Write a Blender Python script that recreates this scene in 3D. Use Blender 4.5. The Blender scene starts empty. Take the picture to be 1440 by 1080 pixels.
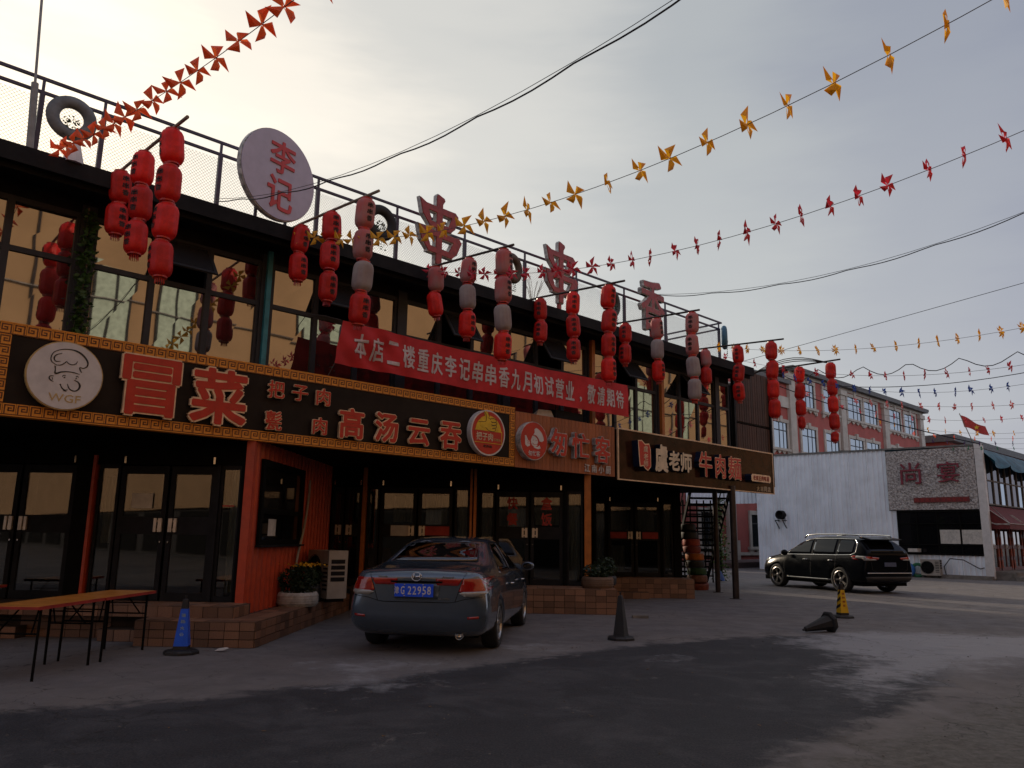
import bpy, bmesh, math, random
from mathutils import Vector, Matrix
from mathutils.bvhtree import BVHTree
random.seed(7)
rad = math.radians
sc = bpy.context.scene
COL = sc.collection

# ---------------------------------------------------------------- camera
AZ = rad(46.5)                    # the shop front runs towards this azimuth
PITCH, ROLL, EYE = rad(11.1), rad(0.85), 1.47
cam_d = bpy.data.cameras.new('camera')
cam = bpy.data.objects.new('camera', cam_d)
COL.objects.link(cam)
sc.camera = cam
cam_d.sensor_width = 36.0
cam_d.lens = 1100.0 / 1440.0 * 36.0
cam_d.clip_start, cam_d.clip_end = 0.05, 3000
_r = Vector((1, 0, 0)); _f = Vector((0, math.cos(PITCH), math.sin(PITCH))); _u = Vector((0, -math.sin(PITCH), math.cos(PITCH)))
_r2 = _r * math.cos(ROLL) + _u * math.sin(ROLL); _u2 = -_r * math.sin(ROLL) + _u * math.cos(ROLL)
cam.matrix_world = Matrix(((_r2.x, _u2.x, -_f.x, 0), (_r2.y, _u2.y, -_f.y, 0), (_r2.z, _u2.z, -_f.z, EYE), (0, 0, 0, 1)))

# ---------------------------------------------------------------- light
SUN_AZ, SUN_EL = rad(-38), rad(17)
SUN_DIR = Vector((math.sin(SUN_AZ) * math.cos(SUN_EL), math.cos(SUN_AZ) * math.cos(SUN_EL), math.sin(SUN_EL)))
w = bpy.data.worlds.new('World'); sc.world = w; w.use_nodes = True
nt = w.node_tree; nt.nodes.clear()
def N(t, **k):
    n = nt.nodes.new(t)
    for a, b in k.items(): setattr(n, a, b)
    return n
out = N('ShaderNodeOutputWorld')
sky = N('ShaderNodeTexSky', sky_type='NISHITA'); sky.sun_disc = False
sky.sun_elevation = SUN_EL; sky.sun_rotation = SUN_AZ; sky.air_density = 1.5; sky.dust_density = 4.0
bg1 = N('ShaderNodeBackground'); bg1.inputs[1].default_value = 0.06
nt.links.new(sky.outputs[0], bg1.inputs[0])
tc = N('ShaderNodeTexCoord')
dot = N('ShaderNodeVectorMath', operation='DOT_PRODUCT'); dot.inputs[1].default_value = SUN_DIR
nt.links.new(tc.outputs['Generated'], dot.inputs[0])
glow = N('ShaderNodeValToRGB')      # high thin cloud, lit round the low sun
cr = glow.color_ramp; cr.interpolation = 'EASE'
cr.elements[0].position = 0.0; cr.elements[0].color = (.62, .66, .80, 1)
cr.elements[1].position = 1.0; cr.elements[1].color = (1.25, 1.12, .93, 1)
for p, c in ((.45, (.44, .47, .60, 1)), (.62, (.25, .275, .375, 1)), (.72, (.34, .365, .43, 1)), (.82, (.46, .485, .505, 1)), (.91, (.68, .675, .645, 1)), (.965, (.95, .895, .80, 1))):
    e = cr.elements.new(p); e.color = c
mp = N('ShaderNodeMapRange'); mp.inputs[1].default_value = -1; mp.inputs[2].default_value = 1
nt.links.new(dot.outputs['Value'], mp.inputs[0])
mpg = N('ShaderNodeMapping'); mpg.inputs['Scale'].default_value = (1.2, 1.6, 6.0)
mpg.inputs['Rotation'].default_value = (0.0, 0.22, 0.5)
nt.links.new(tc.outputs['Generated'], mpg.inputs[0])
cn = N('ShaderNodeTexNoise'); cn.inputs['Scale'].default_value = 2.0; cn.inputs['Detail'].default_value = 5; cn.inputs['Roughness'].default_value = .55
nt.links.new(mpg.outputs[0], cn.inputs[0])
am = N('ShaderNodeMath', operation='MULTIPLY_ADD'); am.inputs[1].default_value = .12; am.inputs[2].default_value = -.066
nt.links.new(cn.outputs['Fac'], am.inputs[0])
ad = N('ShaderNodeMath', operation='ADD')
nt.links.new(mp.outputs[0], ad.inputs[0]); nt.links.new(am.outputs[0], ad.inputs[1])
nt.links.new(ad.outputs[0], glow.inputs[0])
# paler and warmer towards the horizon
sp = N('ShaderNodeSeparateXYZ'); nt.links.new(tc.outputs['Generated'], sp.inputs[0])
hz = N('ShaderNodeMapRange'); hz.inputs[1].default_value = .55; hz.inputs[2].default_value = 0.02; hz.inputs[3].default_value = 0; hz.inputs[4].default_value = 1
nt.links.new(sp.outputs['Z'], hz.inputs[0])
hr = N('ShaderNodeMix', data_type='RGBA', blend_type='ADD'); hr.inputs['B'].default_value = (.20, .19, .16, 1)
nt.links.new(hz.outputs[0], hr.inputs['Factor']); nt.links.new(glow.outputs[0], hr.inputs['A'])
bg2 = N('ShaderNodeBackground'); bg2.inputs[1].default_value = 0.82
nt.links.new(hr.outputs['Result'], bg2.inputs[0])
mx = N('ShaderNodeMixShader'); mx.inputs[0].default_value = .88
nt.links.new(bg1.outputs[0], mx.inputs[1]); nt.links.new(bg2.outputs[0], mx.inputs[2]); nt.links.new(mx.outputs[0], out.inputs[0])

sun_d = bpy.data.lights.new('sun', 'SUN'); sun_d.energy = 2.6; sun_d.angle = rad(3); sun_d.color = (1, .82, .62)
sun = bpy.data.objects.new('sun', sun_d); COL.objects.link(sun)
sun.rotation_euler = SUN_DIR.to_track_quat('Z', 'Y').to_euler()

sc.view_settings.view_transform = 'Standard'; sc.view_settings.look = 'None'
sc.view_settings.exposure = 0.38; sc.view_settings.gamma = 1.0; sc.view_settings.use_curve_mapping = False
sc.render.engine = 'CYCLES'
sc.cycles.max_bounces = 8; sc.cycles.transparent_max_bounces = 12

# ---------------------------------------------------------------- materials
MATS = {}
def mat(name, col, rough=.6, metal=0, var=.15, scale=6., bump=0., bscale=40., col2=None, coat=0., objvar=0., spec=.5, trans=0., stretch=None, dirt=0.):
    """principled material; var = random value variation by noise, col2 = second colour mixed in by noise"""
    if name in MATS: return MATS[name]
    m = bpy.data.materials.new(name); m.use_nodes = True
    t = m.node_tree; b = t.nodes['Principled BSDF']; L = t.links.new
    b.inputs['Roughness'].default_value = rough; b.inputs['Metallic'].default_value = metal
    b.inputs['Specular IOR Level'].default_value = spec
    if coat: b.inputs['Coat Weight'].default_value = coat; b.inputs['Coat Roughness'].default_value = .05
    tc = t.nodes.new('ShaderNodeTexCoord'); vec = tc.outputs['Object']
    if stretch:
        mpn = t.nodes.new('ShaderNodeMapping'); mpn.inputs['Scale'].default_value = stretch; L(vec, mpn.inputs[0]); vec = mpn.outputs[0]
    n = t.nodes.new('ShaderNodeTexNoise'); n.inputs['Scale'].default_value = scale; n.inputs['Detail'].default_value = 6; n.inputs['Roughness'].default_value = .6
    L(vec, n.inputs[0])
    c1 = tuple(col) + (1,)
    c2 = tuple(col2) + (1,) if col2 else tuple(max(0, x * (1 - var * 2)) for x in col) + (1,)
    r = t.nodes.new('ShaderNodeMapRange'); r.inputs[1].default_value = .38; r.inputs[2].default_value = .66
    L(n.outputs['Fac'], r.inputs[0])
    mi = t.nodes.new('ShaderNodeMix'); mi.data_type = 'RGBA'; mi.inputs['A'].default_value = c1; mi.inputs['B'].default_value = c2
    L(r.outputs[0], mi.inputs['Factor'])
    res = mi.outputs['Result']
    if dirt:
        n3 = t.nodes.new('ShaderNodeTexNoise'); n3.inputs['Scale'].default_value = 1.3; n3.inputs['Detail'].default_value = 8
        L(tc.outputs['Object'], n3.inputs[0])
        r3 = t.nodes.new('ShaderNodeMapRange'); r3.inputs[1].default_value = .45; r3.inputs[2].default_value = .7; r3.inputs[4].default_value = dirt
        L(n3.outputs['Fac'], r3.inputs[0])
        m3 = t.nodes.new('ShaderNodeMix'); m3.data_type = 'RGBA'; m3.inputs['B'].default_value = (.10, .085, .07, 1)
        L(r3.outputs[0], m3.inputs['Factor']); L(res, m3.inputs['A']); res = m3.outputs['Result']
    if objvar:
        oi = t.nodes.new('ShaderNodeObjectInfo'); hs = t.nodes.new('ShaderNodeHueSaturation')
        r2 = t.nodes.new('ShaderNodeMapRange'); r2.inputs[3].default_value = 1 - objvar; r2.inputs[4].default_value = 1 + objvar
        L(oi.outputs['Random'], r2.inputs[0]); L(r2.outputs[0], hs.inputs['Value']); L(res, hs.inputs['Color']); res = hs.outputs[0]
    L(res, b.inputs['Base Color'])
    rr = t.nodes.new('ShaderNodeMapRange'); rr.inputs[3].default_value = max(0, rough - .08); rr.inputs[4].default_value = min(1, rough + .10)
    L(n.outputs['Fac'], rr.inputs[0]); L(rr.outputs[0], b.inputs['Roughness'])
    if bump:
        n2 = t.nodes.new('ShaderNodeTexNoise'); n2.inputs['Scale'].default_value = bscale; n2.inputs['Detail'].default_value = 4
        L(vec, n2.inputs[0])
        bp = t.nodes.new('ShaderNodeBump'); bp.inputs['Strength'].default_value = bump; bp.inputs['Distance'].default_value = .01
        L(n2.outputs['Fac'], bp.inputs['Height']); L(bp.outputs[0], b.inputs['Normal'])
    if trans:
        tr = t.nodes.new('ShaderNodeBsdfTranslucent'); L(res, tr.inputs[0])
        ms = t.nodes.new('ShaderNodeMixShader'); ms.inputs[0].default_value = trans
        o = t.nodes['Material Output']; L(b.outputs[0], ms.inputs[1]); L(tr.outputs[0], ms.inputs[2]); L(ms.outputs[0], o.inputs[0])
    MATS[name] = m; return m

def glass(name, tint, refl, trans=0., body=(.015, .015, .015), wav=.0):
    m = bpy.data.materials.new(name); m.use_nodes = True; t = m.node_tree; t.nodes.clear(); L = t.links.new
    o = t.nodes.new('ShaderNodeOutputMaterial'); g = t.nodes.new('ShaderNodeBsdfGlossy'); g.inputs['Roughness'].default_value = .02; g.inputs['Color'].default_value = tint + (1,)
    if trans: d = t.nodes.new('ShaderNodeBsdfTransparent'); d.inputs[0].default_value = (trans, trans, trans * .97, 1)
    else: d = t.nodes.new('ShaderNodeBsdfDiffuse'); d.inputs[0].default_value = body + (1,)
    lw = t.nodes.new('ShaderNodeFresnel'); lw.inputs[0].default_value = 1.5
    ma = t.nodes.new('ShaderNodeMath'); ma.operation = 'MULTIPLY_ADD'; ma.inputs[1].default_value = 1 - refl; ma.inputs[2].default_value = refl; ma.use_clamp = True
    L(lw.outputs[0], ma.inputs[0]); ms = t.nodes.new('ShaderNodeMixShader'); L(ma.outputs[0], ms.inputs[0]); L(d.outputs[0], ms.inputs[1]); L(g.outputs[0], ms.inputs[2])
    if wav:
        tcn = t.nodes.new('ShaderNodeTexCoord'); n = t.nodes.new('ShaderNodeTexNoise'); n.inputs['Scale'].default_value = 1.1; n.inputs['Detail'].default_value = 1
        L(tcn.outputs['Object'], n.inputs[0]); bp = t.nodes.new('ShaderNodeBump'); bp.inputs['Strength'].default_value = wav; bp.inputs['Distance'].default_value = .02
        L(n.outputs['Fac'], bp.inputs['Height']); L(bp.outputs[0], g.inputs['Normal'])
    L(ms.outputs[0], o.inputs[0]); MATS[name] = m; return m

M = dict(
 steel=mat('dark steel', (.012, .012, .014), .6, .1, var=.2, spec=.2),
 frame=mat('grey aluminium frame', (.036, .036, .040), .55, .1, var=.1, spec=.3),
 black=mat('black paint', (.005, .005, .005), .8, spec=.1),
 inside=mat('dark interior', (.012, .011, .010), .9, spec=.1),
 redwall=mat('red corrugated paint', (.52, .055, .014), .5, var=.12, dirt=.25),
 teal=mat('teal paint', (.03, .22, .27), .5),
 orange=mat('orange paint', (.45, .13, .015), .5, dirt=.2),
 rail=mat('violet grey rail paint', (.045, .035, .075), .45),
 mesh=mat('wire mesh', (.25, .25, .25), .5, .3),
 fascia=mat('black fascia', (.012, .012, .014), .75, spec=.15, dirt=.1),
 board=mat('dark brown board', (.022, .016, .013), .5, var=.15, scale=3, bump=.1, spec=.12),
 board3=mat('glossy brown board', (.046, .017, .010), .14, var=.35, scale=2.5, coat=0, spec=.12),
 gold=mat('orange gold print', (.78, .30, .03), .55, var=.1),
 fretdark=mat('fret brown', (.12, .035, .008), .6),
 redface=mat('red acrylic', (.50, .018, .011), .35, var=.1),
 redfade=mat('faded red acrylic', (.34, .025, .022), .4, var=.2, scale=12),
 cream=mat('cream trim', (.85, .60, .38), .5),
 creamw=mat('cream lettering', (.68, .56, .40), .45),
 white=mat('white plastic', (.62, .60, .60), .4, var=.08),
 whiteside=mat('weathered white metal', (.55, .55, .55), .5, var=.35, scale=12),
 bluefilm=mat('blue film side', (.008, .016, .045), .3),
 blackink=mat('black ink', (.012, .011, .010), .6),
 goldink=mat('pale gold ink', (.55, .38, .15), .5),
 yellowp=mat('yellow print', (.75, .48, .02), .5),
 plank=mat('reddish wood plank', (.36, .105, .032), .55, var=.2, scale=9, stretch=(6, 6, .6), objvar=.22, bump=.2, bscale=20),
 slat=mat('dark wood slat', (.075, .030, .018), .65, var=.3, scale=10, stretch=(8, 8, .5), objvar=.3),
 banner=mat('red banner cloth', (.64, .028, .030), .75, var=.12, scale=2.5, trans=.15),
 bannerw=mat('banner white print', (.62, .52, .50), .7),
 lantern=mat('lantern red silk', (.80, .022, .014), .5, var=.16, scale=7, trans=.38, objvar=.20, bump=.5, bscale=16),
 lanternhaze=mat('haze-tinted lantern pink', (.60, .14, .14), .7, col2=(.45, .25, .24), scale=3, trans=.3),  # pale ghosting haze over some lanterns, put into their colour; grey one likewise
 lanterngrey=mat('haze-tinted lantern grey', (.42, .37, .36), .8, col2=(.32, .25, .25), scale=3, trans=.25),
 tile=mat('terrace tile', (.23, .115, .065), .55, var=.25, scale=14, objvar=.38, bump=.1),
 mortar=mat('tile mortar', (.055, .035, .025), .9),
 tabletop=mat('orange table laminate', (.58, .21, .035), .35, var=.15, scale=5),
 corr=mat('white corrugated sheet', (.80, .85, .92), .45, var=.05, scale=1.5, dirt=.16, stretch=(1, 1, .4)),
 stone=mat('crushed stone panel', (.50, .47, .46), .9, col2=(.15, .13, .125), scale=13, bump=1., bscale=26),
 concrete=mat('concrete', (.22, .20, .18), .9, var=.2, bump=.3, dirt=.4),
 pinkwall=mat('pink render', (.44, .105, .085), .85, var=.08, scale=1, dirt=.15),
 trim=mat('cream render', (.55, .49, .42), .8, var=.1, scale=1, dirt=.2),
 roofgrey=mat('grey roof edge', (.17, .165, .16), .8, var=.2, dirt=.3),
 rubber=mat('tyre rubber', (.018, .018, .019), .75, bump=.2),
 chrome=mat('chrome', (.6, .6, .6), .15, 1., var=.05),
 alloy=mat('alloy wheel', (.45, .43, .41), .28, .9, var=.08),
 leaf=mat('leaf green', (.05, .12, .015), .55, var=.3, scale=8, trans=.2),
 leafdark=mat('dark leaf green', (.018, .04, .010), .55, var=.3, scale=8, trans=.15),
 flower=mat('yellow flower', (.75, .42, .01), .6, trans=.2),
 maroon=mat('maroon awning', (.17, .022, .022), .7, var=.15),
 tarp=mat('blue green tarp', (.012, .13, .20), .5, var=.3, scale=3, trans=.1),
 tan=mat('tan render', (.34, .205, .105), .85, var=.08, scale=.6),
 palegreen=mat('pale green panel', (.40, .48, .38), .6),
 curtain=mat('pale curtain', (.32, .38, .38), .85, var=.15, scale=14, stretch=(14, 14, .4)),
 paper=mat('paper', (.55, .52, .48), .8),
 redpaper=mat('red paper strip', (.35, .03, .02), .7),
 handle=mat('brushed handle', (.62, .54, .45), .35, .4),
 acwhite=mat('aged ac casing', (.36, .32, .28), .55, var=.1, dirt=.25),
 darkpole=mat('brown steel pole', (.045, .032, .030), .4, .3, var=.3, scale=4),
 bamboo=mat('bamboo pole', (.20, .15, .11), .6),
 cable=mat('black cable', (.012, .010, .022), .6),
 cord=mat('thin cord', (.10, .09, .09), .7),
 pworange=mat('orange plastic pinwheel', (.85, .17, .05), .5, trans=.5, var=0),
 pwyellow=mat('yellow plastic pinwheel', (.75, .42, .02), .5, trans=.4, var=0),
 pwred=mat('red plastic pinwheel', (.60, .03, .06), .5, trans=.35, var=0),
 pwpink=mat('pink plastic pinwheel', (.62, .18, .20), .5, trans=.35, var=0),
 pwblue=mat('blue plastic pinwheel', (.01, .07, .38), .5, trans=.35, var=0),
 pwpurple=mat('purple plastic pinwheel', (.06, .015, .14), .5, trans=.3, var=0),
 pwgreen=mat('green plastic pinwheel', (.01, .25, .12), .5, trans=.3, var=0),
 coneblack=mat('black rubber cone', (.012, .012, .014), .6, dirt=.15),
 coneblue=mat('blue reflective film', (.005, .11, .75), .35, var=.1),
 coneyellow=mat('yellow reflective film', (.70, .42, .02), .4, var=.1),
)
M['upglass'] = glass('tinted window glass', (.84, .82, .80), .38, wav=.08, body=(.02, .018, .016))
M['doorglass'] = glass('door glass', (.85, .85, .88), .06, trans=.72, wav=.06)
M['redglass'] = glass('far window glass', (.7, .8, .9), .45, body=(.03, .035, .04))
M['carglass'] = glass('car glass', (.9, .9, .95), .10, trans=.42)
M['suvglass'] = glass('privacy glass', (.30, .33, .38), .03, body=(.004, .004, .005))
M['sashglass'] = glass('sash glass', (.6, .6, .65), .10, body=(.03, .03, .034))
M['carglassdark'] = glass('dark car glass', (.7, .72, .8), .03, body=(.006, .006, .007))

# ---------------------------------------------------------------- mesh helpers
class MB:
    def __init__(s): s.v = []; s.f = []; s.mi = []; s.cur = 0
    def add(s, vs, fs):
        o = len(s.v); s.v += [tuple(p) for p in vs]; s.f += [tuple(i + o for i in f) for f in fs]; s.mi += [s.cur] * len(fs); return s
    def box(s, x0, x1, y0, y1, z0, z1):
        return s.add([(x0, y0, z0), (x1, y0, z0), (x1, y1, z0), (x0, y1, z0), (x0, y0, z1), (x1, y0, z1), (x1, y1, z1), (x0, y1, z1)],
              [(0, 3, 2, 1), (4, 5, 6, 7), (0, 1, 5, 4), (1, 2, 6, 5), (2, 3, 7, 6), (3, 0, 4, 7)])
    def prism(s, poly, y0, y1):      # poly in xz, counter-clockwise seen from -y
        n = len(poly)
        return s.add([(x, y0, z) for x, z in poly] + [(x, y1, z) for x, z in poly],
              [tuple(range(n)), tuple(range(2 * n - 1, n - 1, -1))] + [(i, i + n, (i + 1) % n + n, (i + 1) % n) for i in range(n)])
    def slab(s, poly, z0, z1):       # poly in xy
        n = len(poly)
        return s.add([(x, y, z0) for x, y in poly] + [(x, y, z1) for x, y in poly],
              [tuple(range(n - 1, -1, -1)), tuple(range(n, 2 * n))] + [(i, (i + 1) % n, (i + 1) % n + n, i + n) for i in range(n)])
    def tube(s, path, r, n=8, cap=True):
        P = [Vector(p) for p in path]; R = r if isinstance(r, (list, tuple)) else [r] * len(P)
        rings = []; up = None
        for i, p in enumerate(P):
            d = (P[min(i + 1, len(P) - 1)] - P[max(i - 1, 0)]).normalized()
            if up is None or abs(up.dot(d)) > .95: up = Vector((0, 0, 1)) if abs(d.z) < .9 else Vector((1, 0, 0))
            a = d.cross(up).normalized(); b = a.cross(d).normalized(); up = b
            rings.append([p + (a * math.cos(t) + b * math.sin(t)) * R[i] for t in [2 * math.pi * k / n for k in range(n)]])
        vs = [q for rg in rings for q in rg]; fs = []
        for i in range(len(P) - 1):
            for k in range(n):
                fs.append((i * n + k, i * n + (k + 1) % n, (i + 1) * n + (k + 1) % n, (i + 1) * n + k))
        if cap: fs += [tuple(range(n - 1, -1, -1)), tuple((len(P) - 1) * n + k for k in range(n))]
        return s.add(vs, fs)
    def lathe(s, prof, n=24, axis='z', c=(0, 0, 0), closed=False):   # prof (r, h)
        vs = []; fs = []
        for r, h in prof:
            for k in range(n):
                t = 2 * math.pi * k / n; x, y = r * math.cos(t), r * math.sin(t)
                vs.append({'z': (c[0] + x, c[1] + y, c[2] + h), 'x': (c[0] + h, c[1] + x, c[2] + y), 'y': (c[0] + x, c[1] + h, c[2] - y)}[axis])
        m = len(prof)
        for i in range(m if closed else m - 1):
            for k in range(n):
                fs.append((i * n + k, i * n + (k + 1) % n, ((i + 1) % m) * n + (k + 1) % n, ((i + 1) % m) * n + k))
        return s.add(vs, fs)
    def torus(s, R, r, axis='y', c=(0, 0, 0), n=28, m=10, sq=1.0):
        return s.lathe([(R + r * math.cos(2 * math.pi * j / m), sq * r * math.sin(2 * math.pi * j / m)) for j in range(m)], n, axis, c, True)
    def grid(s, fn, nu, nv):
        vs = [fn(i / nu, j / nv) for j in range(nv + 1) for i in range(nu + 1)]
        return s.add(vs, [(j * (nu + 1) + i, j * (nu + 1) + i + 1, (j + 1) * (nu + 1) + i + 1, (j + 1) * (nu + 1) + i) for j in range(nv) for i in range(nu)])
    def mesh(s, name, mats, smooth=False):
        m = bpy.data.meshes.new(name); m.from_pydata(s.v, [], s.f)
        for x in (mats if isinstance(mats, (list, tuple)) else [mats]): m.materials.append(x)
        if any(s.mi): m.polygons.foreach_set('material_index', s.mi)
        if smooth: m.polygons.foreach_set('use_smooth', [True] * len(m.polygons))
        m.update(); return m

FR = {'F': math.pi / 2 - AZ, 'G': rad(-1.5), 'W': 0.0}
class T:
    """a thing: an Empty at its base; parts are given in the frame's own coordinates (F: along / into / up of the shop front, G: the zig-zag ground floor)"""
    def __init__(s, name, label, cat, pos=(0, 0, 0), frame='F', rz=0, group=None, local=False):
        s.fr = frame; s.rz = rz; s.org = Vector((0, 0, 0)) if local else Vector(pos)
        e = bpy.data.objects.new(name, None); COL.objects.link(e); e.empty_display_size = .2
        e.location = Matrix.Rotation(FR[frame], 3, 'Z') @ Vector(pos); e.rotation_euler = (0, 0, FR[frame] + rz)
        e['label'] = label; e['category'] = cat
        if group: e['group'] = group
        s.e = e
    def part(s, name, mb, mats, par=None, smooth=False, **k):
        me = mb.mesh(name, mats, smooth) if isinstance(mb, MB) else mb
        if isinstance(mb, MB) and s.org.length: me.transform(Matrix.Translation(-s.org))
        return s.put(name, me, (0, 0, 0), par=par, rel=True, **k)
    def put(s, name, me, loc, rot=(0, 0, 0), scale=(1, 1, 1), par=None, rel=False, **k):
        o = bpy.data.objects.new(name, me); COL.objects.link(o); o.parent = par or s.e
        o.location = Vector(loc) if rel else Vector(loc) - s.org
        if par is not None and not rel and par.location.length > 0: o.location -= par.location
        o.rotation_euler = rot; o.scale = scale
        for a, b in k.items(): o[a] = b
        return o
def single(name, mb, mats, label, cat, pos=(0, 0, 0), frame='F', group=None, kind=None, smooth=False, rz=0):
    me = mb.mesh(name, mats, smooth) if isinstance(mb, MB) else mb
    if isinstance(mb, MB): me.transform(Matrix.Translation(-Vector(pos)))
    o = bpy.data.objects.new(name, me); COL.objects.link(o)
    o.location = Matrix.Rotation(FR[frame], 3, 'Z') @ Vector(pos); o.rotation_euler = (0, 0, FR[frame] + rz)
    if label: o['label'] = label
    if cat: o['category'] = cat
    if group: o['group'] = group
    if kind: o['kind'] = kind
    return o

_tc = {}
def textmesh(s, depth=.02, bold=.0, front=None, side=None, w=None, h=None, wrap=None, res=2, shear=0.):
    """lettering: flat in the xz plane, facing -y, centred, scaled to w x h"""
    key = (s, depth, bold, front.name, side.name if side else '', w, h, wrap, shear)
    if key in _tc: return _tc[key]
    c = bpy.data.curves.new('lettering', 'FONT'); c.body = s; c.size = 1; c.extrude = depth / 2 / (h or 1); c.resolution_u = res; c.shear = shear
    o = bpy.data.objects.new('lettering', c); COL.objects.link(o)
    dg = bpy.context.evaluated_depsgraph_get()
    me = bpy.data.meshes.new_from_object(o.evaluated_get(dg))
    bpy.data.objects.remove(o); bpy.data.curves.remove(c)
    xs = [v.co.x for v in me.vertices]; ys = [v.co.y for v in me.vertices]
    x0, x1, y0, y1 = min(xs), max(xs), min(ys), max(ys)
    sy = (h / (y1 - y0)) if h else 1; sx = (w / (x1 - x0)) if w else sy
    zs = max(v.co.z for v in me.vertices) or 1
    for v in me.vertices:
        x, y, z = v.co; v.co = ((x - (x0 + x1) / 2) * sx, -z / zs * depth / 2 if depth else 0, (y - (y0 + y1) / 2) * sy)
    if bold:       # heavier strokes: the glyph swept round a small circle
        bw = bold * (h or 1); n_ = 8 if (h or 1) > .18 else 4; V = [v.co.copy() for v in me.vertices]; F = [tuple(p.vertices) for p in me.polygons]
        y0b = Vector(((1 - 2 * bw / w) if w else 1, 1, (1 - 2 * bw / h) if h else 1)); VV = []; FF = []
        for k in range(n_):
            a = 2 * math.pi * (k + .5) / n_; o_ = len(VV)
            VV += [(v.x * y0b.x + bw * math.cos(a), v.y + .00025 * k * (1 if v.y > 0 else -1), v.z * y0b.z + bw * math.sin(a)) for v in V]; FF += [tuple(i + o_ for i in f) for f in F]
        bpy.data.meshes.remove(me); me = bpy.data.meshes.new('lettering'); me.from_pydata(VV, [], FF)
    me.materials.clear(); me.materials.append(front)
    if side:
        me.materials.append(side)
    me.update()
    for p in me.polygons:
        p.material_index = 1 if (side and abs(p.normal.y) < .5) else 0
        p.use_smooth = False
    _tc[key] = me; return me

def ribbon(mb, pts, wd, y, th=.004, close=False):
    """a painted line in the xz plane: catmull-rom through pts, width wd (number or list)"""
    P = [Vector((p[0], p[1])) for p in pts]; n = len(P); out = []; W = []
    for i in range(n - 1):
        p0, p1, p2, p3 = P[max(i - 1, 0)], P[i], P[i + 1], P[min(i + 2, n - 1)]
        for k in range(5):
            t = k / 5
            out.append(.5 * ((2 * p1) + (p2 - p0) * t + (2 * p0 - 5 * p1 + 4 * p2 - p3) * t * t + (3 * p1 - p0 - 3 * p2 + p3) * t ** 3)); W.append(i + t)
    out.append(P[-1]); W.append(n - 1)
    for a in range(len(out) - 1):
        d = (out[a + 1] - out[a]);
        if d.length < 1e-6: continue
        d.normalize(); nn = Vector((-d.y, d.x))
        wa = wd if not isinstance(wd, (list, tuple)) else wd[min(int(W[a]), n - 1)] * (1 - W[a] % 1) + wd[min(int(W[a]) + 1, n - 1)] * (W[a] % 1)
        wb = wd if not isinstance(wd, (list, tuple)) else wd[min(int(W[a + 1]), n - 1)] * (1 - W[a + 1] % 1) + wd[min(int(W[a + 1]) + 1, n - 1)] * (W[a + 1] % 1)
        q = [out[a] - nn * wa / 2, out[a + 1] - nn * wb / 2, out[a + 1] + nn * wb / 2, out[a] + nn * wa / 2]
        mb.prism([(v.x, v.y) for v in q], y, y + th)
def disc(mb, cx, cz, rx, rz, y0, y1, n=40):
    mb.prism([(cx + rx * math.cos(2 * math.pi * k / n), cz + rz * math.sin(2 * math.pi * k / n)) for k in range(n)], y0, y1)
def corrugated(mb, x0, x1, z0, z1, y, pitch=.2, dep=.03):
    n = max(1, round((x1 - x0) / pitch)); p = (x1 - x0) / n; xs = []
    for i in range(n):
        a = x0 + i * p; xs += [(a, 0), (a + p * .35, 0), (a + p * .5, -dep), (a + p * .85, -dep)]
    xs.append((x1, 0))
    vs = [(x, y + d, z) for z in (z0, z1) for x, d in xs]; m = len(xs)
    mb.add(vs, [(i, i + 1, m + i + 1, m + i) for i in range(m - 1)])
def leafcloud(mb, c, r, n, size, flat=.8):
    for _ in range(n):
        while True:
            p = Vector((random.uniform(-1, 1), random.uniform(-1, 1), random.uniform(-1, 1)))
            if .35 < p.length < 1: break
        p = Vector((p.x * r[0], p.y * r[1], p.z * r[2])) + Vector(c)
        leaf(mb, p, size * random.uniform(.6, 1.3))
def leaf(mb, p, s, nrm=None):
    a = Vector((random.gauss(0, 1), random.gauss(0, 1), random.gauss(0, .6))).normalized()
    b = a.cross(Vector((random.gauss(0, 1), random.gauss(0, 1), random.gauss(0, 1))).normalized()).normalized()
    mb.add([p - a * s * .5, p + b * s * .28, p + a * s * .5, p - b * s * .28], [(0, 1, 2, 3)])

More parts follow.
